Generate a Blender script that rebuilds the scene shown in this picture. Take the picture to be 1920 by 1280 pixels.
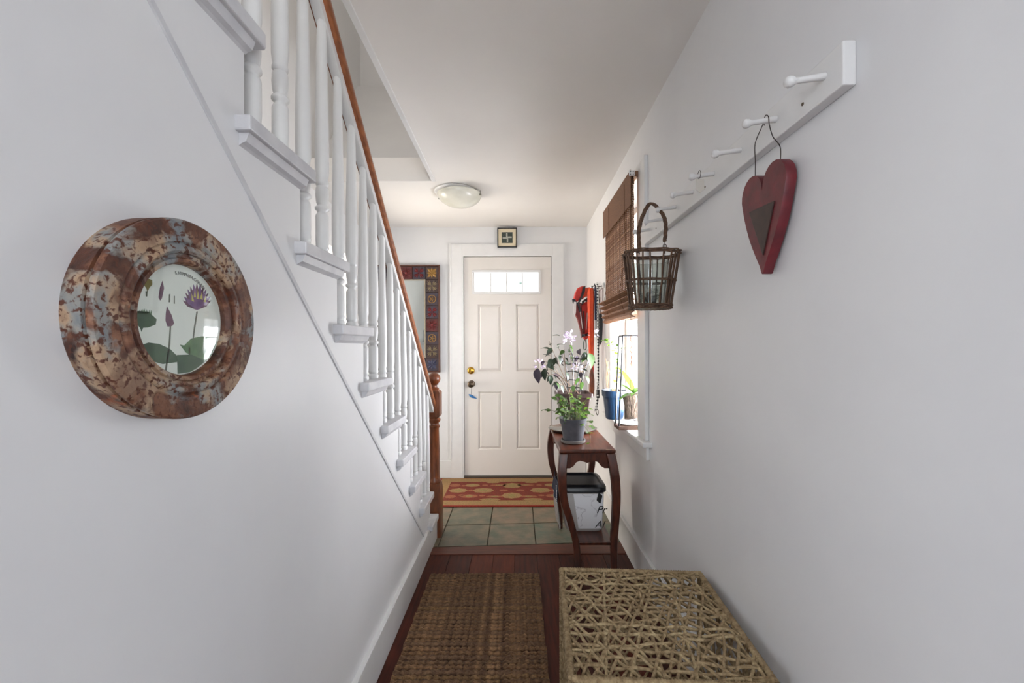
import bpy, math, random
from mathutils import Vector, Matrix, Euler
random.seed(7)
sc = bpy.context.scene
COL = sc.collection
PI = math.pi
for o in list(bpy.data.objects): bpy.data.objects.remove(o, do_unlink=True)

# ------------------------------------------------------------------ camera, world, lights, exposure
CH = 1.22
cam_d = bpy.data.cameras.new('camera'); cam_d.sensor_width = 36; cam_d.lens = 36*770/1920
cam_d.clip_start = 0.02; cam_d.clip_end = 200
cam = bpy.data.objects.new('camera', cam_d); COL.objects.link(cam); sc.camera = cam
cam_d.shift_x = -10/1920; cam_d.shift_y = 9/1920
cam.matrix_world = Matrix.Translation((0, 0, CH)) @ Matrix.Rotation(math.radians(90), 4, 'X') @ Matrix.Rotation(math.radians(-0.22), 4, 'Z')
w = bpy.data.worlds.new('sky'); sc.world = w; w.use_nodes = True
bg = w.node_tree.nodes['Background']; bg.inputs[0].default_value = (0.90, 0.95, 1.0, 1); bg.inputs[1].default_value = 3.0

def area(name, loc, target, sx, sy, power, color):
    d = bpy.data.lights.new(name, 'AREA'); d.shape = 'RECTANGLE'; d.size = sx; d.size_y = sy; d.energy = power; d.color = color
    o = bpy.data.objects.new(name, d); COL.objects.link(o); o.location = loc
    o.rotation_euler = (Vector(target)-Vector(loc)).to_track_quat('-Z', 'Y').to_euler(); return o
sun_d = bpy.data.lights.new('sun', 'SUN'); sun_d.energy = 22; sun_d.angle = math.radians(0.6); sun_d.color = (1, .93, .82)
sun = bpy.data.objects.new('sun', sun_d); COL.objects.link(sun)
sun.rotation_euler = Vector((-.12, .42, -.85)).to_track_quat('-Z', 'Y').to_euler()
area('rear_room_daylight', (0.3, -3.2, 1.55), (0, 2, 1.3), 2.4, 1.5, 27, (.80, .89, 1))      # window of the room behind the camera
area('rear_right_fill', (2.5, -1.35, 1.35), (-.5, .9, 1.1), 1.6, 1.5, 28, (.82, .90, 1))    # fill lamp added to brighten the stair wall
area('rear_left_fill', (-2.5, -1.35, 1.35), (.6, .9, 1.1), 1.6, 1.5, 48, (.86, .92, 1))  # fill lamp added to brighten the right wall
area('foyer_fill', (-2.9, 3.2, 1.1), (0, 3.1, 1.75), 1.2, 1.5, 80, (1, .91, .80))       # lamp added beyond the foyer doorway to brighten the foyer and back wall
area('window_daylight', (0.86, 2.47, 1.05), (-1, 2.7, 1.3), .6, .6, 50, (.92, .94, 1))      # daylight at the right-hand window
area('stairwell_fill', (0.4, 0.4, 3.9), (-1.3, 2.9, 3.0), 1.2, 1.2, 17, (1, .90, .80))       # lamp added upstairs to brighten the stairwell, no window there
sc.view_settings.view_transform = 'Standard'; sc.view_settings.look = 'None'
sc.view_settings.gamma = 1; sc.view_settings.use_curve_mapping = False
sc.view_settings.exposure = 0.47

# ------------------------------------------------------------------ helpers
def lin(c):
    return tuple((v/255/12.92 if v/255 <= .04045 else ((v/255+.055)/1.055)**2.4) for v in c)
MATS = {}
def mat(name, rgb, rough=.5, rgb2=None, scale=8, stretch=(1,1,1), bump=0, bscale=None, metal=0, detail=4, spec=.5, trans=0, lo=.35, hi=.65, coat=0, sub=0):
    if name in MATS: return MATS[name]
    m = bpy.data.materials.new(name); m.use_nodes = True; nt = m.node_tree; b = nt.nodes['Principled BSDF']
    b.inputs['Base Color'].default_value = (*lin(rgb), 1); b.inputs['Roughness'].default_value = rough
    b.inputs['Metallic'].default_value = metal; b.inputs['Specular IOR Level'].default_value = spec
    b.inputs['Transmission Weight'].default_value = trans; b.inputs['Coat Weight'].default_value = coat
    tc = nt.nodes.new('ShaderNodeTexCoord'); mp = nt.nodes.new('ShaderNodeMapping'); mp.inputs['Scale'].default_value = stretch
    nt.links.new(tc.outputs['Object'], mp.inputs[0])
    if rgb2:
        n = nt.nodes.new('ShaderNodeTexNoise'); n.inputs['Scale'].default_value = scale; n.inputs['Detail'].default_value = detail
        nt.links.new(mp.outputs[0], n.inputs['Vector'])
        r = nt.nodes.new('ShaderNodeValToRGB'); r.color_ramp.elements[0].position = lo; r.color_ramp.elements[1].position = hi
        r.color_ramp.elements[0].color = (*lin(rgb), 1); r.color_ramp.elements[1].color = (*lin(rgb2), 1)
        nt.links.new(n.outputs[0], r.inputs[0]); nt.links.new(r.outputs[0], b.inputs['Base Color'])
    if bump:
        n2 = nt.nodes.new('ShaderNodeTexNoise'); n2.inputs['Scale'].default_value = bscale or scale; n2.inputs['Detail'].default_value = 3
        nt.links.new(mp.outputs[0], n2.inputs['Vector'])
        bp = nt.nodes.new('ShaderNodeBump'); bp.inputs['Strength'].default_value = bump; bp.inputs['Distance'].default_value = .01
        nt.links.new(n2.outputs[0], bp.inputs['Height']); nt.links.new(bp.outputs[0], b.inputs['Normal'])
    MATS[name] = m; return m
def glass_mat(name, tint=(1,1,1), gloss=.03, fk=.4):
    m = bpy.data.materials.new(name); m.use_nodes = True; nt = m.node_tree; nt.nodes.remove(nt.nodes['Principled BSDF'])
    t = nt.nodes.new('ShaderNodeBsdfTransparent'); t.inputs[0].default_value = (*tint, 1)
    g = nt.nodes.new('ShaderNodeBsdfGlossy'); g.inputs['Roughness'].default_value = .03
    mx = nt.nodes.new('ShaderNodeMixShader'); fr = nt.nodes.new('ShaderNodeLayerWeight'); fr.inputs[0].default_value = .25
    mu = nt.nodes.new('ShaderNodeMath'); mu.operation = 'MULTIPLY_ADD'; mu.inputs[1].default_value = fk; mu.inputs[2].default_value = gloss
    nt.links.new(fr.outputs['Fresnel'], mu.inputs[0]); nt.links.new(mu.outputs[0], mx.inputs[0])
    nt.links.new(t.outputs[0], mx.inputs[1]); nt.links.new(g.outputs[0], mx.inputs[2])
    nt.links.new(mx.outputs[0], nt.nodes['Material Output'].inputs[0]); return m

ORIG = {}
def origin(o):
    return ORIG.get(o.name, Vector((0,0,0))) if o else Vector((0,0,0))
class MB:
    def __init__(s): s.v = []; s.f = []
    def quad(s, pts):
        i = len(s.v); s.v += [tuple(p) for p in pts]; s.f.append(tuple(range(i, i+len(pts)))); return s
    def box(s, x0, x1, y0, y1, z0, z1):
        i = len(s.v)
        s.v += [(x0,y0,z0),(x1,y0,z0),(x1,y1,z0),(x0,y1,z0),(x0,y0,z1),(x1,y0,z1),(x1,y1,z1),(x0,y1,z1)]
        s.f += [(i,i+3,i+2,i+1),(i+4,i+5,i+6,i+7),(i,i+1,i+5,i+4),(i+1,i+2,i+6,i+5),(i+2,i+3,i+7,i+6),(i+3,i,i+4,i+7)]; return s
    def loft(s, rings, cap=True, closed=True):
        i = len(s.v); n = len(rings[0])
        for r in rings: s.v += [tuple(p) for p in r]
        for k in range(len(rings)-1):
            for j in range(n if closed else n-1):
                a = i+k*n+j; b = i+k*n+(j+1) % n
                s.f.append((a, b, b+n, a+n))
        if cap and closed:
            s.f.append(tuple(i+j for j in reversed(range(n)))); s.f.append(tuple(i+(len(rings)-1)*n+j for j in range(n)))
        return s
    def lathe(s, prof, c=(0,0,0), n=16, axis='Z', sx=1, sy=1, cap=True):
        rings = []
        for r, h in prof:
            ring = []
            for j in range(n):
                a = 2*PI*j/n; u, v = r*math.cos(a)*sx, r*math.sin(a)*sy
                if axis == 'Z': p = (c[0]+u, c[1]+v, c[2]+h)
                elif axis == 'X': p = (c[0]+h, c[1]+u, c[2]+v)
                else: p = (c[0]+v, c[1]+h, c[2]+u)
                ring.append(p)
            rings.append(ring)
        return s.loft(rings, cap)
    def tube(s, path, r, n=6, closed=False, lobes=0, twist=0, flat=1, step=None):
        P = [Vector(p) for p in path]; m = len(P); rings = []
        up = None; dist = 0
        for k in range(m):
            if closed: t = P[(k+1) % m]-P[k-1]
            else: t = P[min(k+1, m-1)]-P[max(k-1, 0)]
            if t.length < 1e-9: t = Vector((0,0,1))
            t.normalize()
            if up is None:
                up = Vector((0,0,1)) if abs(t.z) < .9 else Vector((1,0,0))
            side = t.cross(up); side.normalize(); up = side.cross(t); up.normalize()
            if k: dist += (P[k]-P[k-1]).length
            rr = r[k] if isinstance(r, (list, tuple)) else r
            ring = []
            for j in range(n):
                a = 2*PI*j/n; q = rr
                if lobes: q = rr*(1+.16*math.cos(lobes*(a)-twist*dist))
                ring.append(P[k]+side*(q*math.cos(a))+up*(q*math.sin(a)*flat))
            rings.append(ring)
        if closed: rings.append(rings[0]); return s.loft(rings, cap=False)
        return s.loft(rings)
    def prism(s, poly, d0, d1, plane='XZ', bevel=0):
        def mk(p, d):
            if plane == 'XZ': return (p[0], d, p[1])
            if plane == 'YZ': return (d, p[0], p[1])
            return (p[0], p[1], d)
        if not bevel: return s.loft([[mk(p, d0) for p in poly], [mk(p, d1) for p in poly]])
        cx = sum(p[0] for p in poly)/len(poly); cy = sum(p[1] for p in poly)/len(poly)
        R = max(math.hypot(p[0]-cx, p[1]-cy) for p in poly); k = 1-bevel/R
        inn = [(cx+(p[0]-cx)*k, cy+(p[1]-cy)*k) for p in poly]; sg = 1 if d1 > d0 else -1
        return s.loft([[mk(p, d0) for p in inn], [mk(p, d0+sg*bevel) for p in poly], [mk(p, d1-sg*bevel) for p in poly], [mk(p, d1) for p in inn]])
    def sphere(s, c, r, n=12, sc_=(1,1,1)):
        m = max(4, n//2); prof = []
        for k in range(m+1):
            a = -PI/2+PI*k/m; prof.append((max(1e-4, r*math.cos(a)), r*math.sin(a)*sc_[2]))
        return s.lathe(prof, c, n, sx=sc_[0], sy=sc_[1])
    def xf(s, M):
        s.v = [tuple(M @ Vector(p)) for p in s.v]; return s
    def mesh(s, name, m, smooth=False, off=Vector((0,0,0))):
        me = bpy.data.meshes.new(name)
        me.from_pydata([(a-off.x, b-off.y, c-off.z) for a, b, c in s.v], [], s.f)
        if m: me.materials.append(m)
        import bmesh
        bm = bmesh.new(); bm.from_mesh(me); bmesh.ops.recalc_face_normals(bm, faces=bm.faces); bm.to_mesh(me); bm.free()
        if smooth:
            me.polygons.foreach_set('use_smooth', [True]*len(me.polygons))
            try: me.set_sharp_from_angle(angle=math.radians(smooth if smooth > 1 else 40))
            except Exception: pass
        me.update(); return me
    def build(s, name, m, parent=None, smooth=False, base=None, bev=0):
        if parent is not None: off = origin(parent)
        elif base is not None: off = Vector(base)
        else:
            xs = [p[0] for p in s.v]; ys = [p[1] for p in s.v]; zs = [p[2] for p in s.v]
            off = Vector(((min(xs)+max(xs))/2, (min(ys)+max(ys))/2, min(zs)))
        o = bpy.data.objects.new(name, s.mesh(name, m, smooth, off)); COL.objects.link(o)
        ORIG[o.name] = off.copy()
        if parent is not None: o.parent = parent
        else: o.location = off
        if bev:
            b = o.modifiers.new('bevel', 'BEVEL'); b.width = bev; b.segments = 2; b.limit_method = 'ANGLE'
        return o
def tag(o, label=None, cat=None, group=None, kind=None):
    if label: o['label'] = label
    if cat: o['category'] = cat
    if group: o['group'] = group
    if kind: o['kind'] = kind
    return o
def thing(name, loc, label, cat, group=None):
    o = bpy.data.objects.new(name, None); COL.objects.link(o); o.location = loc; o.empty_display_size = .05
    ORIG[o.name] = Vector(loc); return tag(o, label, cat, group)
def struct(o): o['kind'] = 'structure'; return o
def place(mesh, name, parent, M):
    """link a shared mesh as a part; M is its world matrix"""
    o = bpy.data.objects.new(name, mesh); COL.objects.link(o); o.parent = parent
    o.matrix_basis = Matrix.Translation(-origin(parent)) @ M
    ORIG[o.name] = origin(parent); return o
def W(px, py, y):      # direction of a photo point followed to depth y
    return Vector(((px-970)/770*y, y, CH-(py-649)/770*y))
def spline(pts, n=8):
    P = [Vector(p) for p in pts]; out = []
    for i in range(len(P)-1):
        p0 = P[max(i-1, 0)]; p1 = P[i]; p2 = P[i+1]; p3 = P[min(i+2, len(P)-1)]
        for k in range(n):
            t = k/n
            out.append(.5*((2*p1)+(-p0+p2)*t+(2*p0-5*p1+4*p2-p3)*t*t+(-p0+3*p1-3*p2+p3)*t**3))
    out.append(P[-1]); return out
def text_mb(body, size, depth=.0006, shear=0):
    c = bpy.data.curves.new('lettering', 'FONT'); c.body = body; c.size = size; c.extrude = depth; c.shear = shear; c.align_x = 'CENTER'
    o = bpy.data.objects.new('lettering', c); COL.objects.link(o)
    dg = bpy.context.evaluated_depsgraph_get(); me = bpy.data.meshes.new_from_object(o.evaluated_get(dg))
    mb = MB(); mb.v = [tuple(v.co) for v in me.vertices]; mb.f = [tuple(p.vertices) for p in me.polygons]
    bpy.data.objects.remove(o, do_unlink=True); bpy.data.curves.remove(c); bpy.data.meshes.remove(me); return mb

# ------------------------------------------------------------------ materials
WALL = mat('wall_paint', (226,226,226), .34, (220,220,221), 2.2, bump=.10, bscale=14)
CEIL = mat('ceiling_paint', (234,231,227), .55, (228,225,221), 1.6, bump=.12, bscale=9)
TRIM = mat('trim_paint', (225,225,224), .32, (221,221,220), 12, bump=.06, bscale=30)
GREYP = mat('tread_paint', (208,208,210), .35, (192,192,196), 14, bump=.1, bscale=40)
DOORP = mat('door_paint', (224,219,213), .36, (220,215,208), 3)
RAILW = mat('rail_wood', (150,88,48), .3, (112,60,30), 9, (6,1,6))
NEWEL = mat('newel_wood', (128,70,38), .32, (88,46,24), 10, (5,5,1))
MAHO = mat('mahogany', (88,42,25), .3, (58,27,16), 9, (6,1,1.5))
FLOORW = [mat('plank_%d' % i, c1, .48, c2, 7, (9,.9,1), bump=.1, bscale=30, spec=.16) for i, (c1, c2) in enumerate(
    [((84,38,26),(62,28,20)), ((94,42,26),(68,32,22)), ((76,36,26),(56,26,20)), ((104,44,24),(80,34,20))])]
TILES = [mat('stone_tile_%d' % i, c1, .5, c2, 11, bump=.25, bscale=28, detail=9, lo=.34, hi=.66) for i, (c1, c2) in enumerate(
    [((88,94,76),(128,113,94)), ((84,98,82),(120,108,90)), ((98,94,76),(124,106,86)), ((86,90,74),(118,108,88))])]
GROUT = mat('grout', (92,86,74), .9)
BLACK = mat('black_metal', (22,22,24), .4)
BLACKP = mat('black_plastic', (14,16,20), .35)
WIRE = mat('dark_wire', (58,50,46), .5, metal=.6)
CHROME = mat('brushed_steel', (150,148,142), .25, metal=1)
BRASS = mat('brass', (205,160,70), .22, metal=1)
BRONZE = mat('aged_bronze', (92,78,64), .3, metal=.9)
MIRROR = mat('mirror_silver', (225,230,225), .02, metal=1)
GLASS = glass_mat('window_glass'); JARG = glass_mat('jar_glass', (.86,.88,.86), .05, .3); PICG = glass_mat('picture_glass', (1,1,1), .01, .12)
SOIL = mat('soil', (60,42,30), .95, (30,22,16), 60, bump=.5)

# ------------------------------------------------------------------ room shell
XL, XR, XF, YB = -.53, .65, -1.45, 3.82       # stair wall, right wall, foyer left wall, back wall
def zc(y): return 2.40-.0183*y
# floor: sub-floor, planks and tiles
fl = struct(MB().box(-2.6, 2.6, -3.6, 4.0, -.12, -.012).build('floor', GROUT, base=(0,0,0)))
def plank(x0, x1, y0, y1, i, z=0):
    MB().box(x0, x1, y0, y1, -.0119, z).build('floor_plank', FLOORW[i % 4], fl, bev=.0012)
xx = -.66; i = 0
edges = [-.655,-.527,-.396,-.268,-.143,-.02,.108,.236,.365,.494,.64,.76]
for a, b in zip(edges, edges[1:]):
    cuts = [-3.5, -1.7+random.uniform(-.4,.4), .3+random.uniform(-.5,.5), 2.405]
    for c, d in zip(cuts, cuts[1:]):
        plank(a+.0008, b-.0008, c+.0008, d-.0008, random.randrange(4))
for sgn in (-1, 1):     # room behind the camera
    for k in range(12):
        a = .76+k*.15 if sgn > 0 else -.655-(k+1)*.158
        plank(a+.001, a+(.15 if sgn > 0 else .158)-.001, -3.5, .04, random.randrange(4))
MB().prism([(-.56,2.408),(.66,2.408),(.66,2.548),(-.56,2.488)], -.0119, .004, 'XY').build('floor_plank', mat('threshold_plank', (104,48,24), .5, (78,36,20), 8, (1,8,1)), fl, bev=.002)
def ty(x, y): return y+.05*(x+.19)
yr = [2.52, 2.82, 3.12, 3.42, 3.72, 3.84]; xs = [-1.45,-1.39,-1.09,-.79,-.49,-.19,.11,.41,.66]
for j in range(5):
    for k in range(8):
        x0, x1 = xs[k]+.003, xs[k+1]-.003; y0, y1 = yr[j]+.003, yr[j+1]-.003
        if x1 < -.5 and j == 0: continue
        MB().prism([(x0,ty(x0,y0)),(x1,ty(x1,y0)),(x1,min(ty(x1,y1),3.82)),(x0,min(ty(x0,y1),3.82))], -.0119, random.uniform(-.001,.0005), 'XY', bevel=.002).build('floor_tile', random.choice(TILES), fl)
# left wall under the stairs (cut to the steps)
RUN, RISE = .2045, .1868
def R(k): return 2.64-RUN*k
def T(k): return .165+RISE*k
poly = [(.05,0),(2.64,0)]
for k in range(0, 13):
    if T(k)-.03 > 2.34: break
    poly += [(R(k), T(k)-.03), (R(k+1), T(k)-.03)]
poly[-1] = (poly[-1][0], poly[-1][1]); poly += [(poly[-1][0], zc(0)), (.05, zc(0))]
wl = struct(MB().prism(poly, XL, XL-.03, 'YZ').build('wall_left', WALL, base=(XL,0,0)))
# diagonal moulding strip across it
def hline(y): return .154+.915*(2.306-y)
a, b = .45, 2.306
struct(MB().prism([(a,hline(a)-.006),(b,hline(b)-.006),(b,hline(b)+.008),(a,hline(a)+.008)], XL-.002, XL+.004, 'YZ', bevel=.002).build('trim_1', GREYP))
bs = MB().prism([(.05,0),(2.64,0),(2.64,.10),(2.36,.155),(.05,.155)], XL-.001, XL+.014, 'YZ'); bs.prism([(.05,.137),(2.34,.137),(2.33,.155),(.05,.155)], XL+.013, XL+.018, 'YZ')
struct(bs.build('baseboard_left', TRIM, bev=.002))
# foyer left wall with a doorway added to let the fill lamp in, rising through the stairwell
m = MB(); m.box(XF-.1, XF, -.05, 2.95, 0, 4.7); m.box(XF-.1, XF, 3.55, YB+.1, 0, 4.7); m.box(XF-.1, XF, 2.95, 3.55, 2.0, 4.7)
struct(m.build('wall_foyer_left', WALL))
m = MB(); m.box(XF, XF+.018, 2.86, 2.95, 0, 2.09); m.box(XF, XF+.018, 3.55, 3.64, 0, 2.09); m.box(XF, XF+.018, 2.95, 3.55, 2.0, 2.09)
struct(m.build('trim_2', TRIM, bev=.003))
m = MB(); m.box(-3.1, XF-.1, 2.3, 2.4, 0, 2.5); m.box(-3.1, XF-.1, 5.6, 5.7, 0, 2.5); m.box(-3.2, -3.1, 2.3, 5.7, 0, 2.5); m.box(-3.2, XF-.1, 2.3, 5.7, 2.5, 2.6); m.box(-3.2, XF-.1, 2.3, 5.7, -.1, -.0125); m.box(XF-.1, XF, YB+.1, 5.6, 0, 2.5)
struct(m.build('wall_added_room', WALL))  # unseen room added around the foyer fill lamp
# back wall around the door, right wall around the window
DX0, DX1, DZ = -.497, .320, 2.055
m = MB(); m.box(XF, DX0-.012, YB, YB+.12, 0, 4.7); m.box(DX1+.012, XR+.15, YB, YB+.12, 0, 4.7); m.box(DX0-.012, DX1+.012, YB, YB+.12, DZ+.012, 4.7)
struct(m.build('wall_back', WALL))
WY0, WY1, WZ0, WZ1 = 2.157, 2.79, .745, 2.10
m = MB(); m.box(XR, XR+.15, .05, WY0, 0, 4.7); m.box(XR, XR+.15, WY1, YB+.12, 0, 4.7); m.box(XR, XR+.15, WY0, WY1, 0, WZ0-.02); m.box(XR, XR+.15, WY0, WY1, WZ1, 4.7)
struct(m.build('wall_right', WALL))
m = MB().box(XR-.015, XR, .05, YB, 0, .165); m.box(XR-.018, XR, .05, YB, .152, .17)
struct(m.build('baseboard_right', TRIM, bev=.003))
m = MB().box(XF, -.617, YB-.014, YB, 0, .16); m.box(.43, XR-.018, YB-.014, YB, 0, .16)
struct(m.build('baseboard_back', TRIM, bev=.003))
# ceiling with the stairwell opening
OX = -.575
def slab(m, x0, x1, y0, y1, t=.16):
    m.loft([[(x0,y0,zc(y0)),(x1,y0,zc(y0)),(x1,y0,zc(y0)+t),(x0,y0,zc(y0)+t)], [(x0,y1,zc(y1)),(x1,y1,zc(y1)),(x1,y1,zc(y1)+t),(x0,y1,zc(y1)+t)]])
m = MB(); slab(m, OX, XR, 1.32, YB); slab(m, -.47, XR, .05, 1.32); slab(m, XF, OX, 2.80, YB)
struct(m.build('ceiling', CEIL))
m = MB(); m.loft([[(OX-.004,y,zc(y)-.006),(OX+.022,y,zc(y)-.006),(OX+.022,y,zc(y)+.002),(OX-.004,y,zc(y)+.002)] for y in (1.32, 2.80)])
struct(m.build('trim_3', TRIM, bev=.002))
# upstairs shell
m = MB(); m.box(XF-.1, XR+.15, -.4, YB+.12, 4.7, 4.8)
struct(m.build('ceiling_upstairs', CEIL))
struct(MB().box(XF-.1, XR+.15, -.4, -.3, 2.5, 4.7).build('wall_upstairs', WALL))
m = MB(); m.loft([[(-1.45,2.95,2.49),(-.45,2.95,2.49),(-.45,3.02,2.49),(-1.45,3.02,2.49)], [(-1.45,3.75,3.6),(-.45,3.75,3.6),(-.45,3.8,3.6),(-1.45,3.8,3.6)]])
struct(m.build('wall_upstairs', WALL))
# room behind the camera
m = MB(); m.box(-2.6, XL, -.05, .05, 0, 2.5); m.box(XR+.15, 2.6, -.05, .05, 0, 2.5); m.box(XR, XR+.15, .0, .05, 0, 2.5); m.box(-2.7, -2.6, -3.6, .05, 0, 2.5); m.box(2.6, 2.7, -3.6, .05, 0, 2.5)
m.box(-2.6, -1.0, -3.6, -3.5, 0, 2.5); m.box(1.6, 2.6, -3.6, -3.5, 0, 2.5); m.box(-1.0, 1.6, -3.6, -3.5, 0, .75); m.box(-1.0, 1.6, -3.6, -3.5, 2.3, 2.5)
struct(m.build('wall_rear', WALL)); struct(MB().box(-2.7, 2.7, -3.6, .05, 2.5, 2.6).build('ceiling_rear', CEIL))

# ------------------------------------------------------------------ door
d1 = struct(MB().box(DX0+.004, DX1-.004, 3.832, 3.862, .022, 1.728-.02).box(DX0+.004, DX1-.004, 3.832, 3.862, 1.906+.02, DZ-.004)
     .box(DX0+.004, -.395-.02, 3.832, 3.862, 1.7, 1.93).box(.197+.02, DX1-.004, 3.832, 3.862, 1.7, 1.93).build('door_1', DOORP, base=(-.09,3.83,.02)))
px0, px1 = (-.368, -.148), (-.013, .207); pz = [(.262,.80), (.985,1.612)]
m = MB(); ym, yo = 3.832, 3.818      # face of the door: one sheet with sloping recesses round the raised panels
gx = [DX0+.004, px0[0], px0[1], px1[0], px1[1], DX1-.004]; gz = [.022, pz[0][0], pz[0][1], pz[1][0], pz[1][1], 1.706]
for a in range(5):
    for b in range(5):
        xa, xb, za, zb = gx[a], gx[a+1], gz[b], gz[b+1]
        if a in (1, 3) and b in (1, 3):
            k = .012; o_ = [(xa,yo,za),(xb,yo,za),(xb,yo,zb),(xa,yo,zb)]; n_ = [(xa+k,ym,za+k),(xb-k,ym,za+k),(xb-k,ym,zb-k),(xa+k,ym,zb-k)]
            for q in range(4): m.quad([o_[q], o_[(q+1) % 4], n_[(q+1) % 4], n_[q]])
        else: m.quad([(xa,yo,za),(xb,yo,za),(xb,yo,zb),(xa,yo,zb)])
xa, xb = gx[0], gx[5]
m.quad([(xa,yo,1.706),(-.417,yo,1.706),(-.417,yo,1.928),(xa,yo,1.928)]); m.quad([(.219,yo,1.706),(xb,yo,1.706),(xb,yo,1.928),(.219,yo,1.928)]); m.quad([(xa,yo,1.928),(xb,yo,1.928),(xb,yo,DZ-.004),(xa,yo,DZ-.004)])
m.quad([(xa,yo,.022),(xa,ym,.022),(xa,ym,DZ-.004),(xa,yo,DZ-.004)]); m.quad([(xb,yo,.022),(xb,ym,.022),(xb,ym,DZ-.004),(xb,yo,DZ-.004)]); m.quad([(xa,yo,DZ-.004),(xb,yo,DZ-.004),(xb,ym,DZ-.004),(xa,ym,DZ-.004)]); m.quad([(xa,yo,.022),(xb,yo,.022),(xb,ym,.022),(xa,ym,.022)])
m.build('door_face', DOORP, d1)
for a, b in (px0, px1):
    for c, d in pz:
        r0 = [(a+.012,c+.012),(b-.012,c+.012),(b-.012,d-.012),(a+.012,d-.012)]; k = .03
        r1 = [(a+k,c+k),(b-k,c+k),(b-k,d-k),(a+k,d-k)]
        MB().loft([[(x,3.833,z) for x, z in r0], [(x,3.829,z) for x, z in r0], [(x,3.8195,z) for x, z in r1]]).build('raised_panel', DOORP, d1, bev=.002)
# lite
m = MB(); L0, L1, B0, B1 = -.395, .197, 1.728, 1.906
m.box(L0-.022, L1+.022, 3.808, 3.866, B1, B1+.022); m.box(L0-.022, L1+.022, 3.808, 3.866, B0-.022, B0); m.box(L0-.022, L0, 3.808, 3.866, B0, B1); m.box(L1, L1+.022, 3.808, 3.866, B0, B1)
lf = m.build('lite_frame', TRIM, d1, bev=.003)
for k in range(4):
    a = L0+(L1-L0)*k/4; b = L0+(L1-L0)*(k+1)/4
    MB().box(a+.002, b-.002, 3.846, 3.849, B0, B1).build('window_pane', GLASS, d1)
    if k: MB().box(a-.007, a+.007, 3.836, 3.853, B0, B1).build('muntin', TRIM, d1)
KN = W(884, 719, 3.818)
m = MB().lathe([(.033,0),(.033,-.006),(.027,-.012),(.012,-.014),(.012,-.034),(.024,-.04),(.031,-.052),(.030,-.064),(.018,-.072),(.001,-.073)], (KN.x, 3.818, KN.z), 20, 'Y')
m.build('door_knob', BRONZE, d1, smooth=50)
DB = W(883, 694, 3.818)
m = MB().lathe([(.034,0),(.034,-.008),(.028,-.016),(.014,-.018),(.014,-.022),(.001,-.023)], (DB.x, 3.818, DB.z), 20, 'Y'); m.box(DB.x-.004, DB.x+.004, 3.778, 3.798, DB.z-.014, DB.z+.014)
m.build('deadbolt', BRASS, d1, smooth=50)
m = MB()
for hz in (1.84, 1.0, .25):
    for k in range(3): m.lathe([(.006,k*.027),(.006,k*.027+.025)], (DX1+.003, 3.812, hz-.04), 8)
m.build('hinge', CHROME, d1)
m = MB().sphere((.035,3.842,1.812), .012, 10, (1.6,.2,.5)); m.build('green_sticker', mat('green_mark', (70,150,120), .6), d1)
# small blue hanger
bl = mat('blue_enamel', (60,130,190), .3, (40,100,160), 60)
B_ = W(885, 743, 3.80)
bt = thing('blue_ornament', B_, 'small blue bird-shaped ornament hanging just below the door knob', 'ornament')
m = MB().tube([(B_.x-.032,3.80,B_.z+.02),(B_.x-.02,3.80,B_.z+.012),(B_.x,3.80,B_.z),(B_.x+.02,3.80,B_.z-.008),(B_.x+.042,3.80,B_.z-.02)], [.003,.010,.013,.008,.002], 8); m.build('body', bl, bt, smooth=60)
MB().tube([(B_.x-.005,3.80,B_.z+.01),(B_.x-.008,3.79,B_.z+.03),(KN.x,3.782,KN.z-.02),(KN.x,3.785,KN.z+.006)], .0012, 5).build('cord', BLACK, bt)
# casing, jamb, threshold
m = MB(); cy = YB-.02
m.box(-.617, DX0-.012, cy, YB, 0, 2.167); m.box(DX1+.012, .43, cy, YB, 0, 2.167); m.box(DX0-.012, DX1+.012, cy, YB, DZ+.012, 2.167)
m.box(-.625, -.611, cy-.003, cy, .17, 2.175)
struct(m.build('trim_4', TRIM, bev=.003))
m = MB(); m.box(DX0-.012, DX0, cy+.002, 3.93, 0, DZ+.012); m.box(DX1, DX1+.012, cy+.002, 3.93, 0, DZ+.012); m.box(DX0, DX1, cy+.002, 3.93, DZ, DZ+.012); m.box(DX0, DX0+.025, 3.866, 3.93, .018, DZ); m.box(DX1-.025, DX1, 3.866, 3.93, .018, DZ); m.box(DX0, DX1, 3.866, 3.93, DZ-.025, DZ); m.box(DX0, DX1, 3.866, 3.93, .0181, .045)
struct(m.build('trim_5', TRIM))
struct(MB().box(DX0, DX1, 3.79, 3.93, 0, .018).build('trim_6', mat('threshold_metal', (70,62,52), .5)))

# ------------------------------------------------------------------ window
SASHM = mat('sash_paint', (228,222,214), .4)
w1 = struct(MB().box(XR-.02, XR, 2.03, WY0, .75, 2.165).box(XR-.02, XR, WY1, 2.92, .75, 2.165).box(XR-.02, XR, WY0, WY1, WZ1, 2.165).build('window_1', TRIM, base=(XR,2.47,.75), bev=.003))
MB().box(XR-.045, XR+.15, 1.985, 2.965, .725, .75).build('window_sill', TRIM, w1, bev=.006)
MB().box(XR-.018, XR, 2.02, 2.93, .655, .725).build('apron', TRIM, w1, bev=.002)
m = MB()
for a, b in ((.75,1.42), (1.40,2.10)):
    x0, x1 = (XR+.085, XR+.11) if a < 1 else (XR+.11, XR+.135)
    m.box(x0, x1, WY0, WY0+.045, a, b); m.box(x0, x1, WY1-.045, WY1, a, b); m.box(x0, x1, WY0+.045, WY1-.045, a, a+.045); m.box(x0, x1, WY0+.045, WY1-.045, b-.035, b)
    m.box(x0+.004, x1-.004, 2.46, 2.482, a+.045, b-.035)
m.build('sash', SASHM, w1, bev=.002)
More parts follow.
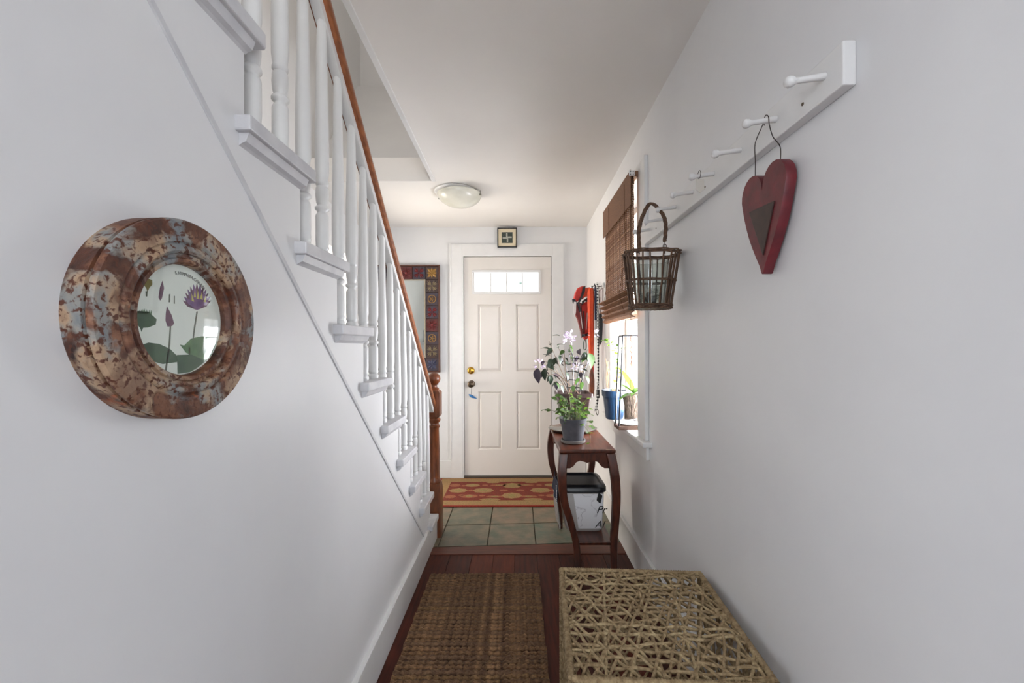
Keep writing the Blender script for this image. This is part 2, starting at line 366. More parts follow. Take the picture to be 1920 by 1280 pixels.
for x in (XR+.096, XR+.121):
    z0, z1 = (.79,1.39) if x < XR+.1 else (1.44,2.07)
    MB().box(x, x+.003, WY0+.045, 2.459, z0, z1).build('window_pane', GLASS, w1); MB().box(x, x+.003, 2.483, WY1-.045, z0, z1).build('window_pane', GLASS, w1)
# neighbour wall and ground outside
struct(MB().box(.9, 40, -30, 40, -.8, -.6).build('ground_outside', mat('pale_ground', (190,186,176), .9, (170,168,156), .5)))

# ------------------------------------------------------------------ staircase
st = thing('staircase', (-.98, 1.2, 0), 'white painted staircase with turned balusters and brown handrail rising along the left wall', 'staircase')
def rail_h(y): return .865+.912*(2.6-y)
for k in range(0, 12):
    y0 = R(k+1); y1 = R(k)+.028
    if k == 0: y1 = 2.598
    m = MB(); x1 = XL+.03
    m.prism([(XF+.002,y0),(x1,y0-.028),(x1,y1-.006),(x1-.006,y1),(XF+.002,y1)] if k < 13 else [(XF+.002,-.298),(XL+.0,-.298),(XL+.0,y1),(XF+.002,y1)], T(k)-.03, T(k), 'XY')
    if k == 0: m.box(XF+.002, -.568, 2.598, R(0)+.028, T(0)-.03, T(0))
    tr = m.build('tread', GREYP, st, bev=.0035)
    if k < 12:
        c = MB().prism([(XL,T(k)-.03),(XL+.02,T(k)-.03),(XL+.014,T(k)-.046),(XL+.005,T(k)-.05),(XL,T(k)-.054)], y0-.016, R(k)+.004 if k else 2.597, 'XZ')
        c.build('cove_moulding', GREYP, tr)
    MB().box(XF+.002, XL-.031 if k else -.568, R(k)-.015, R(k), T(k)-RISE if k else .0, T(k)-.0301).build('riser', TRIM, st)
BP = [(.0165,0),(.018,.006),(.018,.013),(.014,.018),(.0165,.022),(.018,.027),(.0165,.031),(.0175,.05),(.0172,.115),(.016,.12),(.0125,.125),(.0125,.129),(.0185,.134),(.0185,.141),(.013,.146),(.0155,.155),(.0175,.175),(.0165,.195),(.0135,.2),(.0172,.205),(.0172,.212),(.0150,.217)]
XB = -.55
for k in range(0, 12):
    for off in (.055, .157):
        y = R(k+1)+off
        if k == 0 and off > .1: continue
        top = min(rail_h(y)-.035, 4)-T(k)
        prof = [(r*1.02, h) for r, h in BP]+[(.0185,.24),(.0185,.34),(.0165,.45),(.0140,.6),(.0115,max(.64,top-.004)),(.0115,max(.65,top))]
        if T(k)+top > 2.9: continue
        MB().lathe(prof, (XB, y, T(k)), 12).build('baluster', TRIM, st, smooth=50)
def sweep(prof, y0, y1):
    return MB().loft([[(XB+a, y, rail_h(y)+b) for a, b in prof] for y in (y0, y1)])
hr = sweep([(-.026,-.016),(-.030,-.002),(-.028,.018),(-.016,.034),(.0,.038),(.016,.034),(.028,.018),(.030,-.002),(.026,-.016)], 2.622, .42).build('handrail', RAILW, st, smooth=60)
sweep([(-.014,-.048),(-.014,-.0161),(.014,-.0161),(.014,-.048)], 2.618, .45).build('rail_fillet', TRIM, st)
nx, ny = -.541, 2.665
nm = MB(); h = .042
def sq(s, z): return [(nx-s,ny-s,z),(nx+s,ny-s,z),(nx+s,ny+s,z),(nx-s,ny+s,z)]
nm.loft([sq(h+.004,0), sq(h+.004,.30), sq(h-.002,.34)])
nm.lathe([(.040,.34),(.042,.35),(.036,.365),(.033,.38),(.034,.55),(.031,.69),(.036,.70),(.037,.71),(.030,.715),(.029,.725),(.040,.74),(.041,.75),(.033,.76)], (nx,ny,0), 20)
nm.loft([sq(.030,.76), sq(.042,.775), sq(.042,.925), sq(.030,.94)])
nm.lathe([(.030,.94),(.032,.95),(.020,.958),(.018,.97),(.030,.976)], (nx,ny,0), 20)
nw = nm.build('newel_post', NEWEL, st, smooth=40)
MB().sphere((nx,ny,1.012), .041, 20).build('ball_finial', NEWEL, nw, smooth=60)

# ------------------------------------------------------------------ ceiling lamp
lx, ly = -.425, 2.98; lz = zc(ly)
lt = thing('ceiling_lamp', (lx,ly,lz), 'unlit frosted glass bowl ceiling lamp between stair opening and door', 'lamp')
MB().lathe([(.15,0),(.152,-.008),(.14,-.02),(.06,-.022),(.001,-.022)], (lx-.02,ly,lz), 32).build('ceiling_plate', TRIM, lt, smooth=50)
m = MB(); prof = [(.158,-.028),(.160,-.024)]
for k in range(11):
    a = k/10*PI/2; prof.append((.156*math.cos(a)**1.1+.0005 if k < 10 else .001, -.028-.085*math.sin(a)))
m.lathe(prof[1:2]+prof[0:1]+prof[2:], (lx+.01,ly,lz), 32, cap=True)
m.build('glass_bowl', mat('alabaster_glass', (222,220,208), .25, (205,204,190), 7, bump=0), lt, smooth=60)
for a in (2.9, -.25, 1.6):
    x, y = lx+.01+.158*math.cos(a), ly+.158*math.sin(a)
    MB().lathe([(.004,-.01),(.004,-.034),(.009,-.035),(.009,-.042),(.001,-.044)], (x,y,lz), 8).build('clip', CHROME, lt)

# ------------------------------------------------------------------ picture above the door
p = thing('cross_picture', (-.09,3.79,2.176), 'small black-framed picture of a pale woven cross, leaning above the door', 'picture')
x0, x1, z0, z1 = -.181, .001, 2.176, 2.318
z1 = 2.315; y0 = 3.776
m = MB(); t = .01
m.box(x0, x1, y0, y0+.02, z0, z0+t); m.box(x0, x1, y0, y0+.02, z1+.03-t, z1+.03); m.box(x0, x0+t, y0, y0+.02, z0+t, z1+.03-t); m.box(x1-t, x1, y0, y0+.02, z0+t, z1+.03-t)
sh = Matrix.Translation((0,0,-.05))
# top would meet the ceiling: keep the picture below it
zt = 2.312
m = MB(); m.box(x0, x1, y0, y0+.02, 2.13, 2.14); m.box(x0, x1, y0, y0+.02, zt-t, zt); m.box(x0, x0+t, y0, y0+.02, 2.14, zt-t); m.box(x1-t, x1, y0, y0+.02, 2.14, zt-t)
m.build('frame', BLACKP, p, bev=.002)
MB().box(x0+t, x1-t, y0+.008, y0+.014, 2.14, zt-t).build('mat_board', mat('cream_card', (226,212,182), .8), p)
cx, cz = -.09, 2.221
MB().box(cx-.050, cx+.050, y0+.0065, y0+.0081, cz-.050, cz+.050).build('dark_ground', mat('dark_green_cloth', (46,58,50), .8), p)
m = MB()
for k in range(4):
    M = Matrix.Translation((cx,y0+.005,cz)) @ Matrix.Rotation(k*PI/2, 4, 'Y')
    q = MB().box(-.010, .004, -.001, .002, .0, .042); q.box(-.0045, -.0015, -.002, .0, .0, .042); m_ = q.xf(M)
    i = len(m.v); m.v += m_.v; m.f += [tuple(a+i for a in f) for f in m_.f]
m.build('woven_cross', mat('pale_straw', (176,176,164), .7), p)
MB().box(x0+t, x1-t, y0+.002, y0+.003, 2.14, zt-t).build('glass', PICG, p)

# ------------------------------------------------------------------ tiled mirror
mx0, mx1, mz0, mz1 = -1.333, -.716, .985, 1.970
mr = thing('tiled_mirror', (-1.02,3.8,mz0), 'tall mirror in a dark wooden frame set with carved coloured tiles', 'mirror')
MB().box(mx0, mx1, 3.795, 3.819, mz0, mz1).build('frame_board', mat('dark_frame_wood', (70,44,34), .5, (48,30,24), 20, bump=.2), mr)
m = MB(); e = .010
m.box(mx0-.004, mx1+.004, 3.778, 3.80, mz0-.004, mz0+e); m.box(mx0-.004, mx1+.004, 3.778, 3.80, mz1-e, mz1+.004); m.box(mx0-.004, mx0+e, 3.778, 3.80, mz0+e, mz1-e); m.box(mx1-e, mx1+.004, 3.778, 3.80, mz0+e, mz1-e)
m.build('outer_edging', mat('edge_wood', (84,52,40), .45), mr, bev=.003)
cw = (mx1-mx0-2*e)/5; chh = (mz1-mz0-2*e)/8
ix0, ix1, iz0, iz1 = mx0+e+cw, mx1-e-cw, mz0+e+chh, mz1-e-chh
m = MB(); g = .009
m.box(ix0, ix1, 3.780, 3.796, iz0, iz0+g); m.box(ix0, ix1, 3.780, 3.796, iz1-g, iz1); m.box(ix0, ix0+g, 3.780, 3.796, iz0+g, iz1-g); m.box(ix1-g, ix1, 3.780, 3.796, iz0+g, iz1-g)
m.build('inner_edging', mat('pewter_edge', (168,158,140), .35, metal=.3), mr)
MB().box(ix0+g, ix1-g, 3.789, 3.7945, iz0+g, iz1-g).build('mirror_glass', MIRROR, mr)
TG = mat('tile_ground', (74,54,46), .55, (58,46,48), 30, bump=.3); TR = mat('tile_ground_red', (98,42,38), .55, (70,36,36), 30, bump=.3); TB = mat('tile_ground_blue', (52,54,70), .55, (66,50,54), 30, bump=.3)
CY_, CW_, CR_, CB_ = mat('ochre_glaze', (150,112,52), .5), mat('sand_glaze', (132,118,92), .5), mat('red_glaze', (118,42,42), .5), mat('blue_glaze', (62,64,88), .5)
def petal(m, a, r0, r1, wd, n=5):
    ring = []
    for k in range(n+1):
        t = k/n; rr = r0+(r1-r0)*t; wv = wd*math.sin(PI*min(max(t,.08),.94)); ring.append([(rr, -wv, 0), (rr, 0, -.007), (rr, wv, 0)])
    q = MB().loft([[(p[0],p[1],p[2]) for p in r] for r in ring], cap=False, closed=True)
    M = Matrix.Rotation(a, 4, 'Z'); q.xf(M); i = len(m.v); m.v += [(x, z, y) for x, y, z in q.v]; m.f += [tuple(b+i for b in f) for f in q.f]
def motif(kind):
    m = MB(); s = .048
    if kind == 'flower':
        for k in range(4): petal(m, PI/4+k*PI/2, .008, s*1.15, .013); petal(m, k*PI/2, .008, s*.95, .010)
        m.lathe([(.009,0),(.007,-.006),(.001,-.008)], (0,0,0), 10, 'Y')
    elif kind == 'burst':
        for k in range(12): petal(m, k*PI/6, .016, s, .0048)
        m.lathe([(.014,0),(.011,-.007),(.001,-.009)], (0,0,0), 12, 'Y')
    elif kind == 'roundel':
        m.lathe([(.038,0),(.038,-.006),(.032,-.006),(.032,0)], (0,0,0), 20, 'Y', cap=False)
        for k in range(5): petal(m, k*PI*.4, .006, .027, .0055)
        m.lathe([(.008,0),(.006,-.006),(.001,-.008)], (0,0,0), 10, 'Y')
    else:
        for k in range(4):
            petal(m, PI/4+k*PI/2, .004, s*1.2, .007); petal(m, PI/4+k*PI/2+.35, .02, s*1.1, .006); petal(m, PI/4+k*PI/2-.35, .02, s*1.1, .006)
    return m
mm = {}
def motif_mesh(kind, mt):
    k = (kind, mt.name)
    if k not in mm: mm[k] = motif(kind).mesh('motif', mt)
    return mm[k]
col = [('flower',CY_,TG),('cross',CW_,TG),('roundel',CY_,TB),('cross',CR_,TB),('burst',CR_,TR),('roundel',CY_,TB),('cross',CW_,TG),('flower',CB_,TB)]
row = [('flower',CY_,TG),('cross',CR_,TB),('burst',CR_,TR),('cross',CR_,TB)]
for j in range(8):
    for i in range(5):
        if 0 < i < 4 and 0 < j < 7: continue
        if i in (0,4): kd = col[j if i == 4 else 7-j]
        else: kd = row[4-i] if j == 0 else row[i]
        xa = mx0+e+i*cw; zb = mz1-e-j*chh; c = Vector((xa+cw/2, 3.787, zb-chh/2))
        t_ = MB().box(xa+.003, xa+cw-.003, 3.787, 3.796, zb-chh+.003, zb-.003).build('tile', kd[2], mr, bev=.002)
        place(motif_mesh(kd[0], kd[1]), 'motif', t_, Matrix.Translation(c))

# ------------------------------------------------------------------ round rusty frame on the left wall
RC = Vector((XL, .622, 1.262))
def rust():
    m = bpy.data.materials.new('rusty_peeling_metal'); m.use_nodes = True; nt = m.node_tree; b = nt.nodes['Principled BSDF']
    N = nt.nodes; L = nt.links; tc = N.new('ShaderNodeTexCoord')
    def noise(sc_, det, dist=0, off=0):
        n = N.new('ShaderNodeTexNoise'); n.inputs['Scale'].default_value = sc_; n.inputs['Detail'].default_value = det; n.inputs['Distortion'].default_value = dist
        mp = N.new('ShaderNodeMapping'); mp.inputs['Location'].default_value = (off,off*1.7,off*.3); L.new(tc.outputs['Object'], mp.inputs[0]); L.new(mp.outputs[0], n.inputs[0]); return n
    def ramp(src, els):
        r = N.new('ShaderNodeValToRGB'); cr = r.color_ramp
        while len(cr.elements) < len(els): cr.elements.new(.5)
        for e_, (p_, c_) in zip(cr.elements, els): e_.position = p_; e_.color = (*lin(c_), 1)
        L.new(src.outputs[0], r.inputs[0]); return r
    def mix(f, a, c):
        x = N.new('ShaderNodeMix'); x.data_type = 'RGBA'; L.new(f.outputs[0], x.inputs[0]); L.new(a, x.inputs[6]); L.new(c, x.inputs[7]); return x
    rustc = ramp(noise(30, 8, .4), [(.3,(44,26,22)), (.45,(84,50,36)), (.56,(112,72,50)), (.68,(140,98,72))])
    paint = ramp(noise(17, 6, .3, 3), [(.34,(112,120,126)), (.46,(140,138,132)), (.54,(170,142,114)), (.64,(128,100,80))])
    mask = ramp(noise(16, 12, .5, 7), [(.455,(0,0,0)), (.52,(255,255,255))])
    mx = mix(mask, rustc.outputs[0], paint.outputs[0])
    fl_ = ramp(noise(130, 9, .4, 2), [(.52,(0,0,0)), (.60,(255,255,255))]); rr = N.new('ShaderNodeRGB'); rr.outputs[0].default_value = (*lin((84,44,28)),1)
    m2 = mix(fl_, mx.outputs[2], rr.outputs[0])
    orr = ramp(noise(13, 3, .2, 11), [(.66,(0,0,0)), (.70,(255,255,255))]); ro = N.new('ShaderNodeRGB'); ro.outputs[0].default_value = (*lin((184,92,34)),1)
    m3 = mix(orr, m2.outputs[2], ro.outputs[0]); L.new(m3.outputs[2], b.inputs['Base Color'])
    b.inputs['Roughness'].default_value = .55; bp = N.new('ShaderNodeBump'); bp.inputs['Strength'].default_value = .5; bp.inputs['Distance'].default_value = .004
    ad = N.new('ShaderNodeMath'); ad.operation = 'ADD'; L.new(mask.outputs[0], ad.inputs[0]); n9 = noise(90, 6, 0, 5); L.new(n9.outputs[0], ad.inputs[1]); L.new(ad.outputs[0], bp.inputs['Height']); L.new(bp.outputs[0], b.inputs['Normal'])
    return m
RUST = rust()
rf = thing('round_framed_print', RC, 'round botanical print in a thick rusty metal frame on the left wall', 'picture')
prof = [(.1474,0),(.1478,.0255),(.1435,.0265),(.1432,.0300),(.1480,.0312),(.1480,.0345),(.1455,.0375),(.140,.0385),(.116,.0385),(.113,.036),(.109,.039),(.103,.040),(.099,.037),(.098,.032),(.093,.031),(.091,.034),(.086,.034),(.083,.029),(.0825,.018),(.0825,.0),(.147,0)]
m = MB(); m.lathe(prof, RC, 96, 'X', cap=False); m.build('rusty_frame', RUST, rf, smooth=24)
PX = XL+.021
MB().lathe([(.0829,0),(.0829,.004)], (PX-.004,RC.y,RC.z), 48, 'X').build('paper', mat('print_paper', (222,230,220), .6), rf)
def art(m, pts, d): # pts in (y,z) relative to the centre
    m.prism([(RC.y+a, RC.z+b) for a, b in pts], PX-.0002, PX+d, 'YZ'); return m
def ap(px, py):   # photo point on the print -> (y,z) offset
    y = -PX*770/(970-px); return (y-RC.y, CH-(py-649)/770*y-RC.z)
def clipc(pts, r=.0815):
    out = []
    for a, b in pts:
        q = math.hypot(a, b); out.append((a*r/q, b*r/q) if q > r else (a, b))
    return out
def zp(zx, zy): return ap(90+zx/2.9775, 380+zy/2.9775)
LG, LG2, PU, PU2, YE, GR = mat('leaf_ink', (62,96,66), .6, (44,74,52), 40), mat('leaf_ink_light', (92,132,84), .6, (70,106,70), 60), mat('purple_ink', (92,62,112), .6, (124,92,136), 90), mat('plum_ink', (84,52,78), .6, (112,76,96), 90), mat('yellow_ink', (186,180,96), .6), mat('stem_ink', (84,92,76), .6)
def inkobj(name, pl, mt, d=.0004):
    m = MB()
    for q in pl: art(m, clipc([zp(*a) for a in q]), d)
    return m.build(name, mt, rf)
inkobj('printed_stems', [[(829,600),(836,600),(820,700),(812,760),(806,758),(814,690)], [(680,680),(687,680),(682,780),(660,930),(652,925),(673,780)], [(545,485),(556,485),(554,515),(547,515)], [(676,505),(682,500),(681,548),(675,548)], [(704,512),(708,512),(708,556),(703,556)], [(785,800),(792,800),(792,845),(785,845)], [(722,850),(728,850),(730,890),(722,890)]], GR)
inkobj('printed_leaf', [[(512,790),(560,772),(620,780),(680,808),(722,850),(718,882),(640,892),(560,872),(530,830)]], LG)
inkobj('printed_leaf', [[(736,784),(760,790),(800,750),(860,738),(930,755),(958,790),(940,820),(900,868),(860,892),(830,855),(770,830)]], LG2)
inkobj('printed_leaf', [[(720,842),(800,840),(870,872),(868,885),(830,915),(790,940),(722,948)]], LG, .0006)
inkobj('printed_leaf', [[(955,775),(962,785),(935,850),(915,860),(922,830)]], LG, .0006)
inkobj('printed_seed_pod', [[(478,612),(500,596),(560,600),(606,642),(600,672),(560,688),(530,690),(522,712),(514,690),(490,660),(478,650)]], LG)
inkobj('printed_seed_pod', [[(538,432),(560,415),(582,425),(582,450),(566,466),(556,490),(550,470),(540,455)]], mat('olive_ink', (120,112,56), .6))
m = MB()
for k in range(9):
    x = 500+k*9; art(m, clipc([zp(x,612), zp(x+3,584+abs(k-4)*2), zp(x+7,612)]), .0004)
m.build('pod_fringe', LG2, rf)
inkobj('printed_bud', [[(640,428),(648,470),(636,525),(626,538),(618,520),(626,465)]], PU2)
inkobj('printed_bud', [[(664,570),(690,620),(703,665),(694,680),(668,684),(656,650),(658,610)]], PU2)
pts = []
for k in range(13):
    t = k/12; a = -1.12+2.24*t; ln = 150-25*abs(a); cx_, cy_ = 832, 592
    tx, ty_ = cx_+math.sin(a)*ln*.72, cy_-math.cos(a)*ln
    nx_, ny_ = math.cos(a)*13, math.sin(a)*13; mx_, my_ = (cx_*.4+tx*.6), (cy_*.4+ty_*.6)
    pts.append([(cx_,cy_), (mx_-nx_,my_-ny_), (tx,ty_), (mx_+nx_,my_+ny_)])
inkobj('printed_flower', pts[::2], PU2, .0004); inkobj('printed_flower', pts[1::2], PU, .0007)
inkobj('printed_stamens', [[(812,520),(818,475),(824,520)], [(828,530),(835,480),(842,530)], [(846,530),(858,490),(862,535)], [(800,540),(800,500),(815,545)], [(866,545),(880,510),(880,550)]], YE, .0009)
tm = text_mb('S. NYMPHÆA CÆRULEA', .0068, .0003)
q0 = Vector((0,)+zp(780,388)); out = []
for x, y, z in tm.v:
    rad = .083; a = x/rad + .28
    out.append((PX+z+.0005, RC.y+(.068+y)*math.sin(a), RC.z+(.068+y)*math.cos(a)))
tm.v = out; tm.build('lettering', mat('grey_ink', (120,124,116), .6), rf)
MB().lathe([(.0824,0),(.0824,.0015)], (PX+.003,RC.y,RC.z), 48, 'X').build('glass', PICG, rf)

# ------------------------------------------------------------------ peg rail, heart, basket
pr = thing('peg_rail', (.637,1.4,1.717), 'long white wooden peg rail with eight pegs on the right wall', 'peg rail')
MB().box(.624, XR, .784, 2.022, 1.717, 1.803).build('board', TRIM, pr, bev=.003)
PEGY = [.832+.156*k for k in range(8)]; PZ = 1.764
pegp = [(.0075,0),(.0065,-.03),(.0060,-.055),(.0065,-.061),(.010,-.066),(.0115,-.073),(.009,-.079),(.001,-.081)]
for k, y in enumerate(PEGY):
    MB().lathe(pegp, (0,0,0), 12, 'X').xf(Matrix.Translation((.6245,y,PZ)) @ Matrix.Rotation(-.15, 4, 'Y')).build('peg', TRIM, pr, smooth=60)
for y in (.895, 1.36, 1.84): MB().lathe([(.004,0),(.0035,-.0015),(.001,-.001)], (.6242,y,1.745), 8, 'X').build('screw', BRONZE, pr)
# heart
HR = mat('dark_red_paint', (112,32,40), .45, (88,26,34), 25, bump=.15); HT = mat('dark_brown_paint', (62,40,32), .5, (50,30,26), 40)
hh = []      # half outline: (half width, height), notch -> lobe -> tip
for k in range(13):
    a = PI-PI*1.12*k/12; hh.append((.047+.0465*math.cos(a), 1.612+.052*math.sin(a)))
hh[0] = (.0, 1.607)
for t in (.15,.3,.45,.6,.75,.9): 
    a0, b0 = hh[12]; hh.append((a0*(1-t)+.030*math.sin(PI*t)*.42*(1-t*.2), b0+(1.402-b0)*t))
hh.append((.003, 1.400))
hp = [(1.035+a, b) for a, b in hh]+[(1.035-a, b) for a, b in reversed(hh[1:])]
ht = thing('wooden_heart', (.632,1.035,1.40), 'dark red wooden heart with brown triangle hanging by wire on second peg', 'wall hanging')
MB().prism(hp, .618, .643, 'YZ', bevel=.0015).build('heart_board', HR, ht, smooth=30)
MB().prism([(1.088,1.572),(.982,1.566),(1.028,1.445)], .6185, .6145, 'YZ').build('triangle', HT, ht, bev=.001)
pgy = PEGY[1]
m = MB(); wz = PZ+.008
m.tube(spline([(.630,1.085,1.652),(.625,1.075,1.70),(.61,1.05,1.735),(.603,pgy+.02,1.758),(.601,pgy+.009,1.765)]), .0011, 5)
m.tube(spline([(.630,.982,1.652),(.626,.975,1.69),(.615,.985,1.72),(.603,pgy-.0088,1.745),(.601,pgy-.0088,PZ),(.600,pgy,wz+.0012),(.600,pgy+.0088,PZ),(.600,pgy+.006,PZ-.012)]), .0011, 5)
m.tube([(.630,1.085,1.640),(.630,1.085,1.655)], .0011, 5); m.tube([(.630,.982,1.640),(.630,.982,1.655)], .0011, 5)
m.build('hanging_wire', WIRE, ht)
# small wire loop with clear tag on the fourth peg; small chain on the last peg
y = PEGY[3]
t_ = thing('key_tag', (.575,y,PZ-.06), 'wire ring holding a small pale clear tag on the fourth peg of the rail', 'tag')
m = MB(); m.tube([(.578, y+.011*math.sin(a), PZ-.003+.0125*math.cos(a)) for a in [i*2*PI/16 for i in range(16)]], .0009, 5, closed=True); m.build('ring', WIRE, t_)
MB().prism([(.568,PZ-.018),(.592,PZ-.018),(.594,PZ-.05),(.58,PZ-.06),(.566,PZ-.05)], y-.001, y+.001, 'XZ').build('clear_tag', mat('clear_plastic', (205,200,190), .2), t_)
y = PEGY[7]
t_ = thing('wire_chain', (.565,y,PZ-.16), 'short twisted wire chain hanging on the peg nearest the window', 'chain')
m = MB(); 
for k in range(7):
    c = Vector((.568, y, PZ-.002-.0235*k)); a0 = (k % 2)*PI/2
    m.tube([(c.x+.005*math.sin(a)*math.sin(a0), c.y+(.0105 if k == 0 else .005)*math.sin(a)*math.cos(a0), c.z+.0145*math.cos(a)) for a in [i*2*PI/12 for i in range(12)]], .0010, 5, closed=True)
m.build('links', WIRE, t_)
# basket
WIL = mat('willow', (104,76,54), .6, (70,48,34), 60, bump=.4, bscale=120)
bx, by = .535, 1.64; bz0, bz1 = 1.365, 1.585
bk = thing('wicker_basket', (bx,by,bz0), 'brown open-ribbed wicker basket with arched handle hanging on the sixth peg', 'basket')
def oval(t, z, grow=0):  # z in 0..1
    hx = .076+.030*z+grow; hy = .055+.022*z+grow; c, s_ = math.cos(t), math.sin(t)
    f = lambda v: math.copysign(abs(v)**.7, v)
    return Vector((bx-.004+.004*z+hx*f(c), by+hy*f(s_), bz0+(bz1-bz0)*z))
for k in range(24):
    t = 2*PI*(k+.5)/24+random.uniform(-.03,.03)
    MB().tube([oval(t+random.uniform(-.02,.02), z/4) for z in range(5)], .0033, 6).build('rib', WIL, bk, smooth=60)
def band(z, n, amp, r, name):
    for q in range(n):
        ph = q*PI; pts = [oval(2*PI*i/72, z+q*.022, amp*math.sin(12*2*PI*i/72+ph)) for i in range(72)]
        MB().tube(pts, r, 6, closed=True).build(name, WIL, bk, smooth=60)
band(.985, 3, .0045, .0032, 'rim_weave'); band(.50, 2, .004, .0026, 'middle_weave'); band(.015, 4, .005, .0032, 'base_weave')
m = MB()
for i in range(11):
    x = -.07+.014*i; c = math.sqrt(max(0, 1-(x/.08)**2)); m.tube([(bx-.004+x,by-.052*c,bz0+.004),(bx-.004+x,by+.052*c,bz0+.004)], .004, 5)
m.build('base_sticks', WIL, bk)
hx0, hx1 = bx-.055, bx+.045; hy = PEGY[5]
pa = spline([(hx0,hy,bz1+.02),(hx0-.002,hy,bz1+.08),(hx0+.012,hy,bz1+.14),(hx0+.045,hy,1.778),(hx1-.012,hy,bz1+.158),(hx1+.004,hy,bz1+.11),(hx1,hy,bz1+.045)], 10)
for q in range(3):
    pts = []
    for i, P in enumerate(pa):
        a = i*.55+q*2*PI/3; pts.append(P+Vector((.0038*math.cos(a), .0038*math.sin(a), .002*math.sin(a))))
    MB().tube(pts, .0048, 6).build('handle_strand', WIL, bk, smooth=60)
m = MB(); m.tube([(hx0,hy,bz1+.025),(hx0+.001,hy,bz1-.006)], .0014, 5); m.tube([(hx1,hy,bz1+.05),(hx1+.001,hy,bz1-.006)], .0014, 5)
m.tube([(hx1+.007*math.cos(a),hy,bz1+.026+.007*math.sin(a)) for a in [i*2*PI/12 for i in range(12)]], .0014, 5, closed=True)
m.build('handle_hooks', WIRE, bk)
jar = thing('glass_jar', (bx-.01,by,bz0+.01), 'clear dimpled glass jar standing inside the wicker basket', 'jar')
m = MB().lathe([(.001,.012),(.042,.012),(.046,.018),(.054,.10),(.058,.185),(.060,.19),(.056,.192),(.053,.18),(.049,.10),(.041,.02),(.001,.016)], (bx-.004,by,bz0), 24, sx=1.25); m.build('jar_wall', JARG, jar, smooth=60)
m = MB()
for k in range(30):
    a = random.random()*6.28; r = random.random()**.5*.032; m.sphere((bx-.004+r*1.25*math.cos(a), by+r*math.sin(a), bz0+.03+random.random()*.07), random.uniform(.008,.013), 8)
m.build('glass_pebbles', JARG, jar, smooth=60)['kind'] = 'stuff'

# ------------------------------------------------------------------ bamboo shade
SH = mat('bamboo', (160,112,76), .5, (116,76,50), 14, (1,3,40), bump=.3); SHD = mat('bamboo_dark', (134,92,60), .6, (98,64,42), 20, (1,3,60)); THR = mat('shade_thread', (98,66,44), .8)
ys0, ys1 = 2.125, 2.80
sd = thing('bamboo_shade', (.61,2.46,1.38), 'brown woven bamboo roman shade half raised over the right-hand window', 'window shade')
MB().box(.598, .630, ys0+.006, ys1-.006, 2.10, 2.128).build('head_rail', SHD, sd)
def reeds(m, x, z0, z1, ya, yb, pitch=.0118, hh=.0082, xw=.0022, slope=0):
    z = z1
    while z > z0:
        j = random.uniform(-.002,.002); dx = slope*(z1-z)
        m.box(x+dx, x+dx+xw+random.uniform(0,.0008), ya+j, yb+j, z-hh, z); z -= pitch
sets = [MB(), MB(), MB()]; z = 2.11; q = 0
while z > 1.50:
    j = random.uniform(-.004,.004); hh = random.uniform(.0062,.0086); reeds(random.choice(sets), .604+random.uniform(0,.0008), z-.001, z, ys0+j, ys1+j, 1, hh); z -= hh+.0042
for q, sm in enumerate(sets): sm.build('woven_reeds', [SH, SHD, mat('bamboo_pale', (186,146,110), .5, (140,98,68), 14, (1,3,40))][q], sd)['kind'] = 'stuff'
m = MB(); reeds(m, .588, 1.955, 2.13, ys0-.004, ys1+.004, .0075, .0066); m.build('valance_reeds', SHD, sd)['kind'] = 'stuff'
m = MB()
n = 22
for k in range(n):
    yy = ys0+.012+(ys1-ys0-.024)*k/(n-1)
    m.box(.6028, .6075, yy-.004, yy+.004, 1.50, 2.11)
m.build('warp_threads', THR, sd)['kind'] = 'stuff'
# folded stack
for k in range(5):
    zt_ = 1.525-.030*k; ex = .052-.008*k
    f = MB(); nn = 7
    for q in range(nn):
        t = q/(nn-1); x = .606-ex*t; z = zt_-.020*t
        f.box(x-.005, x+.005, ys0+.002*q-.012*(1-k/5), ys1+.006*(1-k/6), z-.0022, z)
    for q in range(nn):
        t = q/(nn-1); x = .606-ex*(1-t)*.96; z = zt_-.022-.012*t
        f.box(x-.005, x+.005, ys0-.002, ys1, z-.0022, z)
    f.build('fold', SH, sd)
m = MB()
for yy in (2.24, 2.62): m.tube([(.585,yy,2.10),(.59,yy,1.70),(.556,yy,1.51),(.585,yy,1.395)], .0014, 5)
m.tube(spline([(.594,2.15,2.1),(.596,2.155,1.6),(.60,2.17,1.2),(.598,2.175,.95)]), .0014, 5)
m.tube(spline([(.602,2.17,2.1),(.606,2.18,1.6),(.612,2.195,1.25),(.605,2.2,1.02)]), .0012, 5)
m.build('pull_cord', THR, sd)
cp = thing('four_hole_plate', (.59,2.115,2.10), 'small white square plate with four dark dots at shade top corner', 'bracket')
MB().box(.577, .607, 2.110, 2.1135, 2.095, 2.122).build('plate', TRIM, cp, bev=.001)
for a in (.585, .599):
    for b in (2.102, 2.115): MB().lathe([(.0025,0),(.0025,-.001)], (a,2.1099,b), 8, 'Y').build('dot', BLACK, cp)

